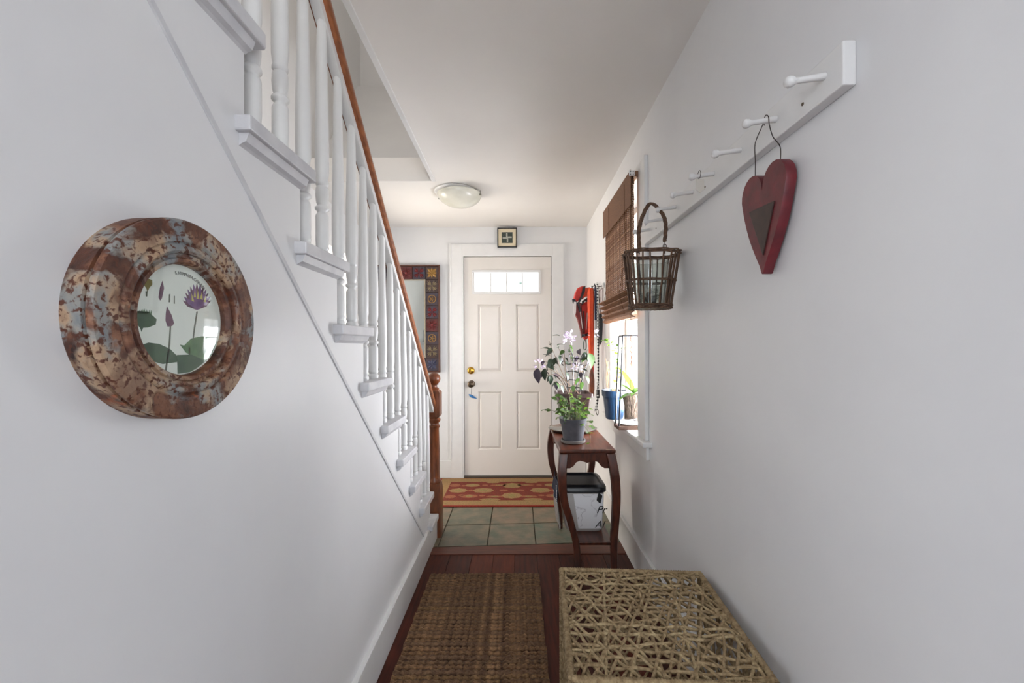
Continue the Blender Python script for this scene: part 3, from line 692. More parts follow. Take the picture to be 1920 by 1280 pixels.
# ------------------------------------------------------------------ leaves
def leaf_mesh(name, mt, wid=.5, fold=.12, droop=.35, heart=False, n=6):
    m = MB(); rows = []
    for k in range(n+1):
        t = k/n; wv = wid*.5*(math.sin(PI*t**.8)**.9 if 0 < t < 1 else .02)
        if heart: wv = wid*.5*math.sqrt(max(.02, 1-(2*t-1)**2))*(1.1-.3*t)
        z = -droop*t*t; rows.append([(-wv,t,z+fold*wv*2),(0,t,z),(wv,t,z+fold*wv*2)])
    m.loft(rows, cap=False, closed=False); return m.mesh(name, mt, smooth=60)
def aim(loc, d, size, roll=0):
    d = Vector(d).normalized(); q = d.to_track_quat('Y', 'Z')
    return Matrix.Translation(loc) @ q.to_matrix().to_4x4() @ Matrix.Rotation(roll, 4, 'Y') @ Matrix.Scale(size, 4)
DG = mat('dark_green_leaf', (54,70,48), .4, (36,50,38), 60); MG = mat('green_leaf', (84,112,52), .45, (62,92,44), 60); BG = mat('bright_green_leaf', (128,160,58), .45, (96,136,50), 40)
PL = mat('purple_leaf', (74,60,76), .45, (52,44,56), 60); STEM = mat('pale_stem', (150,130,110), .6, (110,84,64), 40); GSTEM = mat('green_stem', (96,104,58), .6)
FLW = mat('lilac_petal', (226,212,232), .5, (206,186,220), 40)
for mt in (MG, BG, FLW):   # thin leaves let light through
    nt = mt.node_tree; b = nt.nodes['Principled BSDF']; b.inputs['Subsurface Weight'].default_value = 0
    tr_ = nt.nodes.new('ShaderNodeBsdfTranslucent'); mxs = nt.nodes.new('ShaderNodeMixShader'); mxs.inputs[0].default_value = .4
    src = b.inputs['Base Color'].links[0].from_socket; nt.links.new(src, tr_.inputs[0])
    nt.links.new(b.outputs[0], mxs.inputs[1]); nt.links.new(tr_.outputs[0], mxs.inputs[2]); nt.links.new(mxs.outputs[0], nt.nodes['Material Output'].inputs[0])
LD, LP, LM, LB = leaf_mesh('leaf', DG, .55), leaf_mesh('leaf', PL, .6), leaf_mesh('leaf', MG, .6), leaf_mesh('leaf', BG, .8, heart=True, droop=.2)
LMH = leaf_mesh('leaf', MG, .9, heart=True, droop=.2); PET = leaf_mesh('petal', FLW, .45, droop=.3, n=3)

# ------------------------------------------------------------------ console table
TBZ = .69; tx0, tx1, tyy0, tyy1 = .213, .503, 2.10, 2.76
tb = thing('console_table', ((tx0+tx1)/2,(tyy0+tyy1)/2,0), 'narrow dark mahogany console table with cabriole legs along right wall', 'table')
MB().prism([(tx0,tyy0),(tx1,tyy0),(tx1,tyy1),(tx0,tyy1)], TBZ-.020, TBZ, 'XY').build('tabletop', MAHO, tb, bev=.006)
def apron_poly(a, b, zt, dep):
    L = b-a; pts = [(a,zt),(b,zt),(b,zt-dep)]
    for t, d in ((.88,1.0),(.80,.86),(.74,.62),(.66,.52),(.58,.58),(.5,.66),(.42,.58),(.34,.52),(.26,.62),(.20,.86),(.12,1.0)): pts.append((a+L*t, zt-dep*d))
    pts.append((a, zt-dep)); return pts
MB().prism(apron_poly(tx0+.028, tx1-.028, TBZ-.0201, .080), tyy0+.018, tyy0+.032, 'XZ').build('apron', MAHO, tb)
MB().prism(apron_poly(tx0+.028, tx1-.028, TBZ-.0201, .080), tyy1-.032, tyy1-.018, 'XZ').build('apron', MAHO, tb)
MB().prism(apron_poly(tyy0+.03, tyy1-.03, TBZ-.0201, .080), tx0+.018, tx0+.03, 'YZ').build('apron', MAHO, tb)
MB().prism(apron_poly(tyy0+.03, tyy1-.03, TBZ-.0201, .080), tx1-.03, tx1-.018, 'YZ').build('apron', MAHO, tb)
def leg(p0, pts):
    rings = []; P = spline(pts, 6)
    for i, p in enumerate(P):
        t = i/(len(P)-1); s = .0105*(1-t)**.8+.0125
        rings.append([(p.x-s,p.y-s,p.z),(p.x+s,p.y-s,p.z),(p.x+s,p.y+s,p.z),(p.x-s,p.y+s,p.z)])
    MB().loft(rings).build('leg', MAHO, tb, bev=.005)
zt = TBZ-.0201
leg(0, [(tx0+.024,tyy0+.024,zt),(tx0+.014,tyy0+.010,.56),(tx0+.022,tyy0+.012,.44),(tx0+.056,tyy0+.012,.32),(tx0+.085,tyy0+.0,.2),(tx0+.088,tyy0-.03,.05),(tx0+.090,tyy0-.04,0)])
leg(0, [(tx1-.026,tyy0+.024,zt),(tx1-.006,tyy0+.010,.56),(tx1+.002,tyy0+.012,.44),(tx1-.004,tyy0+.012,.32),(tx1-.014,tyy0+.0,.2),(tx1-.016,tyy0-.03,.05),(tx1-.010,tyy0-.04,0)])
leg(0, [(tx0+.024,tyy1-.024,zt),(tx0+.006,tyy1-.014,.56),(tx0+.014,tyy1-.016,.44),(tx0+.046,tyy1-.02,.32),(tx0+.068,tyy1-.02,.2),(tx0+.07,tyy1-.01,.05),(tx0+.072,tyy1-.005,0)])
leg(0, [(tx1-.026,tyy1-.024,zt),(tx1-.008,tyy1-.014,.56),(tx1-.008,tyy1-.016,.44),(tx1-.03,tyy1-.02,.32),(tx1-.045,tyy1-.02,.2),(tx1-.045,tyy1-.01,.05),(tx1-.04,tyy1-.005,0)])
MB().box(tx0+.085, tx1-.02, tyy0-.01, tyy1-.02, .205, .223).build('shelf', MAHO, tb, bev=.004)

def marble():
    m = bpy.data.materials.new('white_marble_print'); m.use_nodes = True; nt = m.node_tree; b = nt.nodes['Principled BSDF']; N = nt.nodes; L = nt.links
    tc = N.new('ShaderNodeTexCoord'); n = N.new('ShaderNodeTexNoise'); n.inputs['Scale'].default_value = 11; n.inputs['Detail'].default_value = 6; n.inputs['Distortion'].default_value = .6
    L.new(tc.outputs['Object'], n.inputs[0]); a = N.new('ShaderNodeMath'); a.operation = 'SUBTRACT'; a.inputs[1].default_value = .5; c = N.new('ShaderNodeMath'); c.operation = 'ABSOLUTE'
    L.new(n.outputs[0], a.inputs[0]); L.new(a.outputs[0], c.inputs[0]); r_ = N.new('ShaderNodeValToRGB'); r_.color_ramp.elements[0].color = (*lin((196,194,198)),1); r_.color_ramp.elements[1].color = (*lin((236,236,238)),1); r_.color_ramp.elements[1].position = .022
    L.new(c.outputs[0], r_.inputs[0]); L.new(r_.outputs[0], b.inputs['Base Color']); b.inputs['Roughness'].default_value = .3; return m
# bin on the shelf
def rrect(cx, cy, hx, hy, r, z, n=5):
    out = []
    for qx, qy, a0 in ((1,1,0),(-1,1,PI/2),(-1,-1,PI),(1,-1,1.5*PI)):
        for k in range(n+1):
            a = a0+PI/2*k/n; out.append((cx+qx*(hx-r)+r*math.cos(a), cy+qy*(hy-r)+r*math.sin(a), z))
    return out
bcx, bcy = .349, 2.31
bn = thing('pet_food_bin', (bcx,bcy,.223), 'white marbled pet food bin with black lid on the lower table shelf', 'bin')
m = MB().loft([rrect(bcx+.012,bcy,.093,.095,.03,.2232), rrect(bcx+.010,bcy,.102,.103,.035,.24), rrect(bcx,bcy,.118,.118,.04,.435)]); m.build('body', mat('grey_bin_plastic', (186,182,178), .35), bn, smooth=50)
m = MB(); MARB = marble()
r0 = [(.325,.2405),(.447,.2405),(.457,.43),(.296,.43)]
def fy(z): return bcy-.103-.015*(z-.24)/.195-.0016
m.loft([[(x,fy(z),z) for x, z in r0], [(x,fy(z)+.0012,z) for x, z in r0]]); m.build('marble_panel', MARB, bn)
m = MB(); m.loft([rrect(bcx,bcy,.121,.121,.042,.4352), rrect(bcx,bcy,.128,.128,.045,.44), rrect(bcx,bcy,.128,.128,.045,.462), rrect(bcx,bcy,.118,.118,.042,.474), rrect(bcx,bcy,.105,.105,.04,.476), rrect(bcx,bcy,.10,.10,.04,.468)])
m.build('lid', BLACKP, bn, smooth=45)
INK = mat('black_ink', (16,16,18), .5)
for body, px, py, sz in (('Pr', 1127, 962, .058), ('Al', 1124, 990, .055)):
    t_ = text_mb(body, sz, .0004, .35); p0 = W(px, py, 2.2); z0 = p0.z
    t_.v = [(p0.x+x-.004, fy(z0+y)-.0008+z, z0+y) for x, y, z in t_.v]; t_.build('lettering', INK, bn)
m = MB(); c = W(1123, 931, 2.19)
m.prism([(c.x+.014*math.cos(a)*(1+.25*math.sin(2*a)), c.z-.008+.028*math.sin(a)*(1 if math.sin(a) < 0 else .9)+.004*math.cos(3*a)) for a in [i*2*PI/24 for i in range(24)]], fy(c.z)-.0012, fy(c.z)-.0004, 'XZ'); m.build('paw_print', INK, bn)
# cloth bag hung over left edge
bgg = thing('folded_cloth', (.235,2.36,.30), 'navy cloth with white stitched edge over pale grey fabric beside the bin', 'cloth')
m = MB(); m.loft([[(.2175+.004*math.sin(k*.9),2.20+.030*k,.476),(.214+.004*math.sin(k*.9),2.20+.030*k,.476),(.206+.006*math.sin(k*1.3),2.20+.030*k,.38),(.210+.006*math.sin(k*1.3),2.20+.030*k,.38)] for k in range(9)]); m.build('navy_panel', mat('navy_cloth', (28,38,62), .8, (20,28,48), 60), bgg)
m = MB(); m.loft([[(.211+.006*math.sin(k*1.3),2.21+.030*k,.3795),(.205+.006*math.sin(k*1.3),2.21+.030*k,.3795),(.222+.008*math.sin(k*1.1),2.21+.028*k,.235+.006*math.sin(k*2)),(.228+.008*math.sin(k*1.1),2.21+.028*k,.235+.006*math.sin(k*2))] for k in range(8)]); m.build('grey_panel', mat('pale_grey_cloth', (176,168,160), .8, (156,150,142), 60), bgg)
m = MB()
for k in range(9): m.box(.2035, .2080, 2.1935, 2.1985, .382+k*.011, .388+k*.011)
m.build('white_stitches', mat('white_thread', (225,225,222), .7), bgg)

# ------------------------------------------------------------------ platter, pots and plants on the table
pl_ = thing('oval_platter', (.345,2.575,TBZ), 'oval silver platter under the brown plant pot on the table', 'platter')
MB().lathe([(.001,.004),(.10,.004),(.125,.006),(.15,.018),(.152,.019),(.149,.014),(.125,.0015),(.10,.0005),(.001,.0005)], (.345,2.575,TBZ), 40, sy=.85).build('dish', mat('silver_dish', (190,188,180), .25, metal=.9), pl_, smooth=60)
bp = thing('brown_pot', (.345,2.56,TBZ+.005), 'dark brown square tapered plant pot with black wire trellis and lilac-flowered plant', 'potted plant')
BRP = mat('brown_glaze', (66,42,38), .4, (50,32,30), 40, bump=.1)
bc = (.345,2.56)
def sqr(h_, z): return rrect(bc[0], bc[1], h_, h_, .012, z, 3)
MB().loft([sqr(.062,TBZ+.0053), sqr(.098,TBZ+.22), sqr(.106,TBZ+.222), sqr(.107,TBZ+.243), sqr(.098,TBZ+.243), sqr(.093,TBZ+.215)]).build('pot', BRP, bp, smooth=40)
MB().loft([sqr(.0925,TBZ+.2152), sqr(.0925,TBZ+.221)]).build('soil', SOIL, bp)
# trellis
def tp(zx, zy): return W(980+zx/3.369, 500+zy/3.369, 2.53)
trn = []
def hook(pts, n=6): trn.append(spline([tp(*p) for p in pts], n))
hook([(285,860),(283,780),(280,700),(272,620),(258,596),(246,612),(258,624)])
hook([(312,860),(318,760),(320,660),(320,590),(312,552),(296,556),(298,574)])
hook([(330,860),(340,760),(352,670),(366,590),(380,556),(394,558),(392,578)])
hook([(350,860),(362,780),(380,700),(396,640),(412,614),(430,618),(424,634)])
hook([(276,760),(300,764),(340,762),(368,768),(374,782),(360,788)]); hook([(280,714),(320,716),(362,722),(376,726)])
hook([(274,664),(310,660),(350,668),(392,686)]); hook([(280,618),(320,614),(366,620),(400,634)]); hook([(306,578),(340,580),(380,588)])
for q in trn: MB().tube(q, .0038, 6).build('trellis_wire', BLACK, bp)
base = Vector((bc[0], bc[1]-.01, TBZ+.222))
def tp2(px, py, y): return W(px, py, y)
stems = [((1046,650),(1062,690),2.56),((1018,676),(1040,690),2.50),((1008,700),(1035,694),2.47),((1030,640),(1050,690),2.60),((1067,642),(1072,690),2.50),((1102,655),(1090,690),2.54),((1112,668),(1090,700),2.50),((1085,655),(1078,700),2.58),((1058,655),(1060,700),2.50),((1040,715),(1050,720),2.44),((1090,690),(1085,720),2.47),((1026,704),(1045,705),2.52)]
for tip, mid, yy in stems:
    t0 = base+Vector((random.uniform(-.05,.05), random.uniform(-.05,.05), 0)); t1 = tp2(*mid, (yy+2.55)/2); t2 = tp2(*tip, yy)
    MB().tube(spline([t0, t1, t2], 8), [.0032-.0022*i/16 for i in range(17)], 5).build('stem', STEM, bp)
    for k in range(4):
        t = random.uniform(.35,1); P = t1.lerp(t2, t); d = Vector((random.uniform(-1,1), random.uniform(-1,.3), random.uniform(-.9,.3)))
        place(random.choice([LD,LD,LM,LP]), 'leaf', bp, aim(P, d, random.uniform(.035,.06), random.uniform(-1,1)))
for px, py, sz, L_, d in [(1008,690,.085,LP,(-.1,-.2,-1)),(1022,690,.07,LD,(-.2,-.3,-1)),(1032,703,.055,LD,(.1,-.2,-1)),(1030,655,.06,LD,(-.7,-.3,.3)),(1038,660,.055,LD,(-1,-.2,-.2)),(1044,648,.05,LD,(.6,-.3,.3)),(1046,668,.05,LD,(.4,-.4,-.6)),(1033,672,.055,LD,(-.2,-.5,-.7)),(1105,662,.085,LM,(.25,-.3,-1)),(1042,714,.05,LP,(.1,-.3,-1)),(1098,705,.045,LM,(.5,-.4,-.7)),(1062,698,.05,LD,(.2,-.5,-.5)),(1080,668,.045,LD,(-.6,-.4,-.3)),(1050,630,.045,LD,(-1,0,.35)),(1018,665,.05,LD,(.8,-.3,.1)),(1052,722,.045,LD,(.4,-.4,-.8)),(1092,716,.045,LM,(-.3,-.4,-.7)),(1075,722,.04,LM,(-.1,-.4,-.8))]:
    place(L_, 'leaf', bp, aim(tp2(px, py, 2.46), d, sz*1.05, random.uniform(-.4,.4)))
for px, py, n_ in ((1066,636,22), (1072,629,12), (1011,682,16), (1083,690,12), (1113,628,8)):
    c = tp2(px, py, 2.47)
    for k in range(n_):
        v = Vector((random.uniform(-1,1), random.uniform(-1,.5), random.uniform(-.6,1))).normalized()
        place(PET, 'petal', bp, aim(c+Vector((v.x*.020,v.y*.014,v.z*.018)), v, random.uniform(.018,.028), random.uniform(0,3)))
# grey pot with ivy
gx, gy = .306, 2.267
gp = thing('grey_pot', (gx,gy,TBZ), 'round grey plastic pot of trailing green ivy at the table front', 'potted plant')
GPM = mat('grey_plastic', (78,78,84), .55, (66,66,72), 30)
MB().lathe([(.060,.0003),(.066,.004),(.068,.018),(.063,.018),(.060,.006)], (gx,gy,TBZ), 28).build('saucer', mat('grey_saucer', (112,106,102), .5), gp, smooth=50)
MB().lathe([(.050,.0065),(.053,.0065),(.0675,.105),(.072,.105),(.077,.135),(.072,.135),(.066,.115)], (gx,gy,TBZ), 32).build('pot', GPM, gp, smooth=40)
MB().lathe([(.066,.1151),(.066,.122),(.001,.126)], (gx,gy,TBZ), 24).build('soil', SOIL, gp)
for k in range(46):
    a = random.uniform(0,2*PI); r = random.uniform(.02,.10); hgt = random.uniform(-.01,.14)
    P0 = Vector((gx+.03*math.cos(a), gy+.03*math.sin(a), TBZ+.12)); P2 = Vector((gx+r*math.cos(a), gy+r*math.sin(a)*.8, TBZ+.125+hgt)); P1 = (P0+P2)/2+Vector((0,0,.03))
    MB().tube(spline([P0,P1,P2], 4), .0011, 4).build('stem', GSTEM, gp)
    for q in range(3):
        P = P1.lerp(P2, q/2); place(random.choice([LMH,LB,LMH]), 'leaf', gp, aim(P, (math.cos(a+random.uniform(-1,1)), math.sin(a)-.6, random.uniform(-.5,.5)), random.uniform(.018,.034), random.uniform(-.8,.8)))
for pts, yy in (([(1045,775),(1032,768),(1022,768)],2.30), ([(1085,780),(1088,795),(1086,760)],2.22), ([(1090,790),(1106,790),(1112,800)],2.32), ([(1092,795),(1104,812),(1106,830)],2.2)):
    P = [W(a_, b_, yy) for a_, b_ in pts]; P[-1].z = max(P[-1].z, TBZ+.004)
    MB().tube(spline(P, 5), .0011, 4).build('stem', GSTEM, gp)
    for p_ in P[1:]:
        for q in range(2): place(random.choice([LMH,LB]), 'leaf', gp, aim(p_, (random.uniform(-1,1),-.6,random.uniform(-.1,.3)), .03, random.uniform(-.5,.5)))

# ------------------------------------------------------------------ gear on the right wall by the door
# hook board
hk = thing('coat_hook', (.64,3.12,1.66), 'small dark wall hook holding the orange gear beside the window', 'hook')
MB().box(.638, .6498, 3.05, 3.40, 1.655, 1.69).build('plate', TRIM, hk)
for yy in (3.09, 3.2, 3.33):
    MB().tube(spline([(.640,yy,1.672),(.60,yy,1.664),(.585,yy,1.672),(.582,yy,1.69)] if yy < 3.3 else [(.640,yy,1.672),(.56,yy,1.664),(.50,yy,1.668),(.497,yy,1.69)]), .004, 6).build('peg', BLACK, hk)
OR = mat('orange_nylon', (232,84,30), .5, (214,66,22), 30, bump=.1); RD = mat('red_nylon', (206,50,34), .5, (186,40,28), 30, bump=.1); NV = mat('navy_nylon', (38,48,80), .7)
vt = thing('life_vest', W(1090,640,3.27), 'orange and red buoyancy vest with black straps hanging beside the front door', 'life vest')
def g(zx, zy, y): v = W(1050+zx/4.57, 520+zy/4.57, y); return (v.x, v.z)
def gm(pts, y0, y1, name, mt, parent, bev=.008): MB().prism([g(a,b,(y0+y1)/2) for a, b in pts], y0, y1, 'XZ', bevel=bev).build(name, mt, parent, smooth=50)
gm([(150,95),(185,80),(215,78),(205,120),(178,180),(150,210),(125,205),(118,185),(130,135)], 3.22, 3.29, 'shoulder_panel', RD, vt)
gm([(205,95),(252,90),(258,170),(225,165),(190,190),(182,180),(205,140)], 3.24, 3.32, 'shoulder_panel', OR, vt)
gm([(150,215),(185,225),(182,290),(190,420),(195,510),(185,520),(178,470),(150,360),(118,300),(120,240)], 3.23, 3.28, 'side_panel', mat('dark_red_nylon', (120,34,30), .5), vt)
gm([(180,235),(240,200),(246,400),(240,520),(215,538),(200,520),(190,400)], 3.25, 3.31, 'front_panel', RD, vt)
for pts in ([(200,82),(220,76),(215,120),(190,180),(165,225),(180,290),(168,300),(150,225),(180,165)], [(190,205),(250,165),(250,215),(215,205),(190,240)], [(105,190),(125,185),(150,220),(140,240),(110,220)], [(200,290),(210,290),(212,480),(204,480)], [(185,490),(243,480),(243,500),(185,512)]):
    gm(pts, 3.205, 3.222, 'strap', BLACKP, vt, .002)
gm([(120,210),(140,212),(138,300),(128,335),(112,300)], 3.198, 3.208, 'buckle', TRIM, vt, .001)
gm([(232,305),(238,305),(228,450),(222,450)], 3.238, 3.246, 'reflective_tape', TRIM, vt, .0005)
gm([(172,290),(178,290),(196,440),(190,440)], 3.226, 3.234, 'reflective_tape', TRIM, vt, .0005)
m = MB(); m.tube(spline([W(1050+a/4.57,520+b/4.57,3.27) for a, b in ((212,530),(202,570),(205,615),(222,615),(224,570),(216,530))]), .0035, 6); m.build('green_cord', mat('green_cord', (30,74,58), .6), vt)
MB().tube([(.50,3.27,1.655),(.50,3.33,1.675)], .004, 6).build('hanging_loop', BLACK, vt)
um = thing('closed_umbrella', W(1108,745,3.12), 'long closed orange umbrella with brown wooden handle hanging by the window', 'umbrella')
ux, uy = (1108-970)/770*3.12, 3.12
def uz(py): return CH-(py-649)/770*3.12
rings = []
for py, r in ((541,.014),(548,.021),(560,.022),(600,.020),(640,.018),(670,.014),(690,.008)):
    rings.append([(ux+.001+r*(1+.22*math.cos(6*a))*math.cos(a), uy+r*(1+.22*math.cos(6*a))*math.sin(a), uz(py)) for a in [i*2*PI/30 for i in range(30)]])
MB().loft(rings).build('canopy', OR, um, smooth=50)
MB().lathe([(.008,uz(693)),(.016,uz(700)),(.022,uz(712)),(.022,uz(730)),(.016,uz(742)),(.006,uz(746))], (ux+.004,uy,0), 16).build('handle', mat('handle_wood', (134,72,42), .3, (96,48,28), 20), um, smooth=60)
MB().tube([(ux+.004,uy,uz(670)),(ux+.004,uy,uz(695))], .004, 8).build('shaft', BLACK, um)
MB().tube(spline([(ux,uy,uz(542)),(ux+.02,uy-.015,1.675),(.59,3.09,1.676)]), .003, 5).build('hanging_loop', BLACK, um)
rd = thing('red_strap', (.578,3.17,.95), 'long dark red folded strap hanging behind the orange umbrella', 'strap')
MB().prism([(.566,1.64),(.590,1.64),(.588,1.0),(.574,.94),(.570,1.1)], 3.165, 3.180, 'XZ', bevel=.002).build('webbing', RD, rd); MB().tube([(.578,3.172,1.638),(.586,3.2,1.677)], .004, 5).build('loop', BLACK, rd)
nv = thing('navy_pouch', (.60,3.09,1.36), 'narrow navy and white pouch hanging between umbrella and window', 'pouch')
MB().box(.586, .606, 3.098, 3.118, 1.415, 1.67).build('navy_panel', NV, nv, bev=.003); MB().box(.586, .606, 3.10, 3.116, 1.29, 1.4149).build('white_panel', TRIM, nv, bev=.003)
MB().tube([(.594,3.108,1.668),(.594,3.092,1.68)], .003, 5).build('loop', BLACK, nv)
bs_ = thing('black_strap', (.625,3.06,1.25), 'short black webbing strap hanging against wall beside window trim', 'strap')
MB().prism([(.607,1.46),(.628,1.47),(.636,1.40),(.630,1.25),(.612,1.22),(.606,1.30)], 3.05, 3.07, 'XZ', bevel=.003).build('webbing', BLACKP, bs_); MB().tube([(.62,3.06,1.465),(.61,3.07,1.6),(.605,3.088,1.67)], .003, 5).build('loop', BLACK, bs_)
# rope leash (helically striped)
def checker_rope():
    m = bpy.data.materials.new('black_white_rope'); m.use_nodes = True; nt = m.node_tree; b = nt.nodes['Principled BSDF']; tc = nt.nodes.new('ShaderNodeTexCoord')
    c = nt.nodes.new('ShaderNodeTexChecker'); c.inputs['Scale'].default_value = 62; c.inputs[1].default_value = (.75,.75,.72,1); c.inputs[2].default_value = (.02,.02,.025,1)
    mp = nt.nodes.new('ShaderNodeMapping'); mp.inputs['Rotation'].default_value = (0,.785,0); nt.links.new(tc.outputs['Object'], mp.inputs[0]); nt.links.new(mp.outputs[0], c.inputs[0]); nt.links.new(c.outputs[0], b.inputs[0]); b.inputs['Roughness'].default_value = .8; return m
lr = thing('rope_leash', W(1117,780,3.0), 'black and white checked rope leash hanging beside window, lowest of the gear', 'leash')
P = spline([(.598,3.075,1.688),(.592,3.03,1.62),(.592,3.02,1.3),(.590,3.01,1.0),(.586,3.0,.86),(.575,3.0,.78),(.570,3.0,.74)], 10); MB().tube(P, .0085, 8).build('rope', checker_rope(), lr, smooth=60)
P = spline([(.574,3.0,.735),(.582,3.0,.715),(.590,3.0,.73),(.586,3.0,.755),(.576,3.0,.755)], 5); MB().tube(P, .003, 6).build('snap_hook', CHROME, lr)
MB().tube([(.588,3.005,.90),(.588,3.005,.84)], .0125, 10).build('black_grip', BLACKP, lr)

# ------------------------------------------------------------------ things on the window sill
sx, sy = .627, 2.66; SZ = .7502
bpot = thing('blue_pot', (sx,sy,SZ), 'blue ribbed plant pot with spindly climbing plant on the window sill', 'potted plant')
BLU = mat('blue_pot_plastic', (22,52,78), .35, (18,44,70), 30)
prof = [(.052,0),(.055,.003)]
for k in range(10): z = .01+.013*k; prof += [(.0555+z*.11,z),(.0570+z*.11,z+.006)]
prof += [(.074,.145),(.079,.147),(.081,.185),(.076,.185),(.072,.165)]
MB().lathe(prof, (sx,sy,SZ), 36).build('pot', BLU, bpot, smooth=35)
MB().lathe([(.072,.1651),(.072,.17),(.001,.173)], (sx,sy,SZ), 24).build('soil', mat('dry_moss', (196,164,78), .9, (150,116,60), 60), bpot)
twm = mat('dry_twig', (176,128,84), .8)
for k in range(14):
    a = random.uniform(0,2*PI); r = random.uniform(.01,.05); ht_ = random.uniform(.10,.24)
    P0 = Vector((sx+r*math.cos(a), sy+r*math.sin(a), SZ+.17)); P2 = P0+Vector((random.uniform(-.045,.03), random.uniform(-.03,.03), ht_))
    MB().tube([P0, (P0+P2)/2+Vector((random.uniform(-.01,.01),0,0)), P2], .0014, 4).build('dry_stem', twm, bpot)
for pts in ([(1145,735),(1156,700),(1150,670),(1140,640),(1134,640)], [(1152,735),(1158,700),(1154,665),(1150,640)], [(1158,735),(1160,690),(1164,655),(1160,645)]):
    P = spline([W(a_, b_, 2.62) for a_, b_ in pts], 6); MB().tube(P, .0018, 4).build('vine_stem', GSTEM, bpot)
    for i in range(4, len(P), 2): place(random.choice([LMH,LB,LB]), 'leaf', bpot, aim(P[i], (random.uniform(-1,1),-.7,random.uniform(-.3,.6)), random.uniform(.024,.040), random.uniform(-.6,.6)))
# hanging frame on the sill
fx0, fx1, fy0 = .562, .742, 2.30
hf = thing('wire_frame_stand', (.65,fy0,SZ), 'black wire rectangle stand on dark wood base at near end of sill', 'stand')
MB().box(fx0, fx1, fy0-.012, fy0+.10, SZ, SZ+.020).build('wood_base', mat('dark_base_wood', (78,52,38), .5), hf, bev=.002)
for q, (yy) in enumerate((fy0, fy0+.085)):
    m = MB(); P = [(fx0+.006,yy,SZ+.02),(fx0+.030,yy,1.277),(fx1-.010,yy,1.277),(fx1-.004,yy,SZ+.02)]
    for a_, b_ in zip(P, P[1:]): m.tube([a_, b_], .0052, 4)
    m.build('wire_frame', BLACK, hf)
m = MB()
for P in ((fx0+.030, 1.277), (fx1-.010, 1.277)): m.tube([(P[0],fy0,P[1]),(P[0],fy0+.085,P[1])], .0042, 4)
m.build('cross_bar', BLACK, hf)
MB().lathe([(.001,0),(.055,0),(.068,.006),(.070,.010),(.066,.010),(.054,.005),(.001,.005)], ((fx0+fx1)/2,fy0+.046,SZ+.0203), 28, sy=.72).build('white_dish', mat('speckled_dish', (230,228,222), .5, (196,190,180), 120, lo=.5, hi=.6), hf, smooth=50)
lg = thing('bark_planter', (.67,fy0+.043,.82), 'bark-covered hanging planter with broad strap leaves inside the wire stand', 'hanging plant')
BARK = mat('bark', (112,96,82), .9, (70,58,50), 22, (3,3,1), bump=1.0, bscale=40)
rings = []
for k in range(5):
    z = .812+.033*k; rings.append([(.668+.055*(1+.08*math.sin(5*a+k))*math.cos(a)-.003*k, fy0+.043+.034*(1+.10*math.sin(7*a+k*2))*math.sin(a), z+.012*math.cos(a)) for a in [i*2*PI/22 for i in range(22)]])
MB().loft(rings).build('bark_shell', BARK, lg, smooth=30)
OL = leaf_mesh('leaf', BG, .34, droop=.25, n=8); OL2 = leaf_mesh('leaf', MG, .34, droop=.55, n=8)
for L_, d, s_ in ((OL,(-.35,-.1,1),.19),(OL,(-.9,-.2,.9),.14),(OL2,(.5,-.3,.5),.15),(OL2,(-.8,-.5,.25),.11),(OL2,(.1,-.6,.7),.12),(OL2,(-.3,-.7,.4),.10)):
    place(L_, 'leaf', lg, aim((.662,fy0+.04,.945), d, s_, random.uniform(-.3,.3)))
m = MB()
for dx in (-.045, .04): m.tube([(.668+dx,fy0+.043,.94),(.655,fy0+.043,1.2),(.652,fy0+.043,1.274)], .0011, 4)
m.tube(spline([(.652,fy0+.036,1.285),(.643,fy0+.036,1.255),(.66,fy0+.036,1.23),(.640,fy0+.036,1.20),(.652,fy0+.036,1.17),(.648,fy0+.04,1.10)], 6), .0032, 5)
m.build('twine', mat('twine', (150,92,58), .8), lg)

# ------------------------------------------------------------------ front rug (patterned) 
rg = thing('patterned_rug', (-.05,3.46,0), 'rust-red patterned rug with tan border lying before the front door', 'rug')
RX0, RX1, RY0, RY1 = -.70, .60, 3.115, 3.775
def fib(n, a, b): return mat(n, a, .95, b, 90, bump=.6, bscale=160)
TAN, RED, EDG, PK = fib('tan_wool', (152,120,76), (130,102,62)), fib('rust_wool', (118,38,14), (94,30,14)), fib('edge_wool', (150,48,28), (128,38,24)), fib('pink_wool', (146,90,60), (128,74,46))
OLV = fib('olive_wool', (142,126,70), (120,104,60))
MB().box(RX0, RX1, RY0, RY1, .0008, .010).build('edge_binding', EDG, rg)
MB().box(RX0+.01, RX1-.01, RY0+.018, RY1-.012, .0101, .0112).build('tan_border', TAN, rg)
FX0, FX1, FY0, FY1 = -.595, .495, 3.225, 3.665
MB().box(FX0, FX1, FY0, FY1, .0113, .0122).build('red_field', RED, rg)
def blob(cx, cy, rx, ry, n=20, lob=0, z0=.0123, z1=.0130):
    return MB().prism([(cx+rx*math.cos(a)*(1+lob*math.cos(8*a)), cy+ry*math.sin(a)*(1+lob*math.cos(8*a))) for a in [i*2*PI/n for i in range(n)]], z0, z1, 'XY')
fcx = (FX0+FX1)/2; fcy = (FY0+FY1)/2
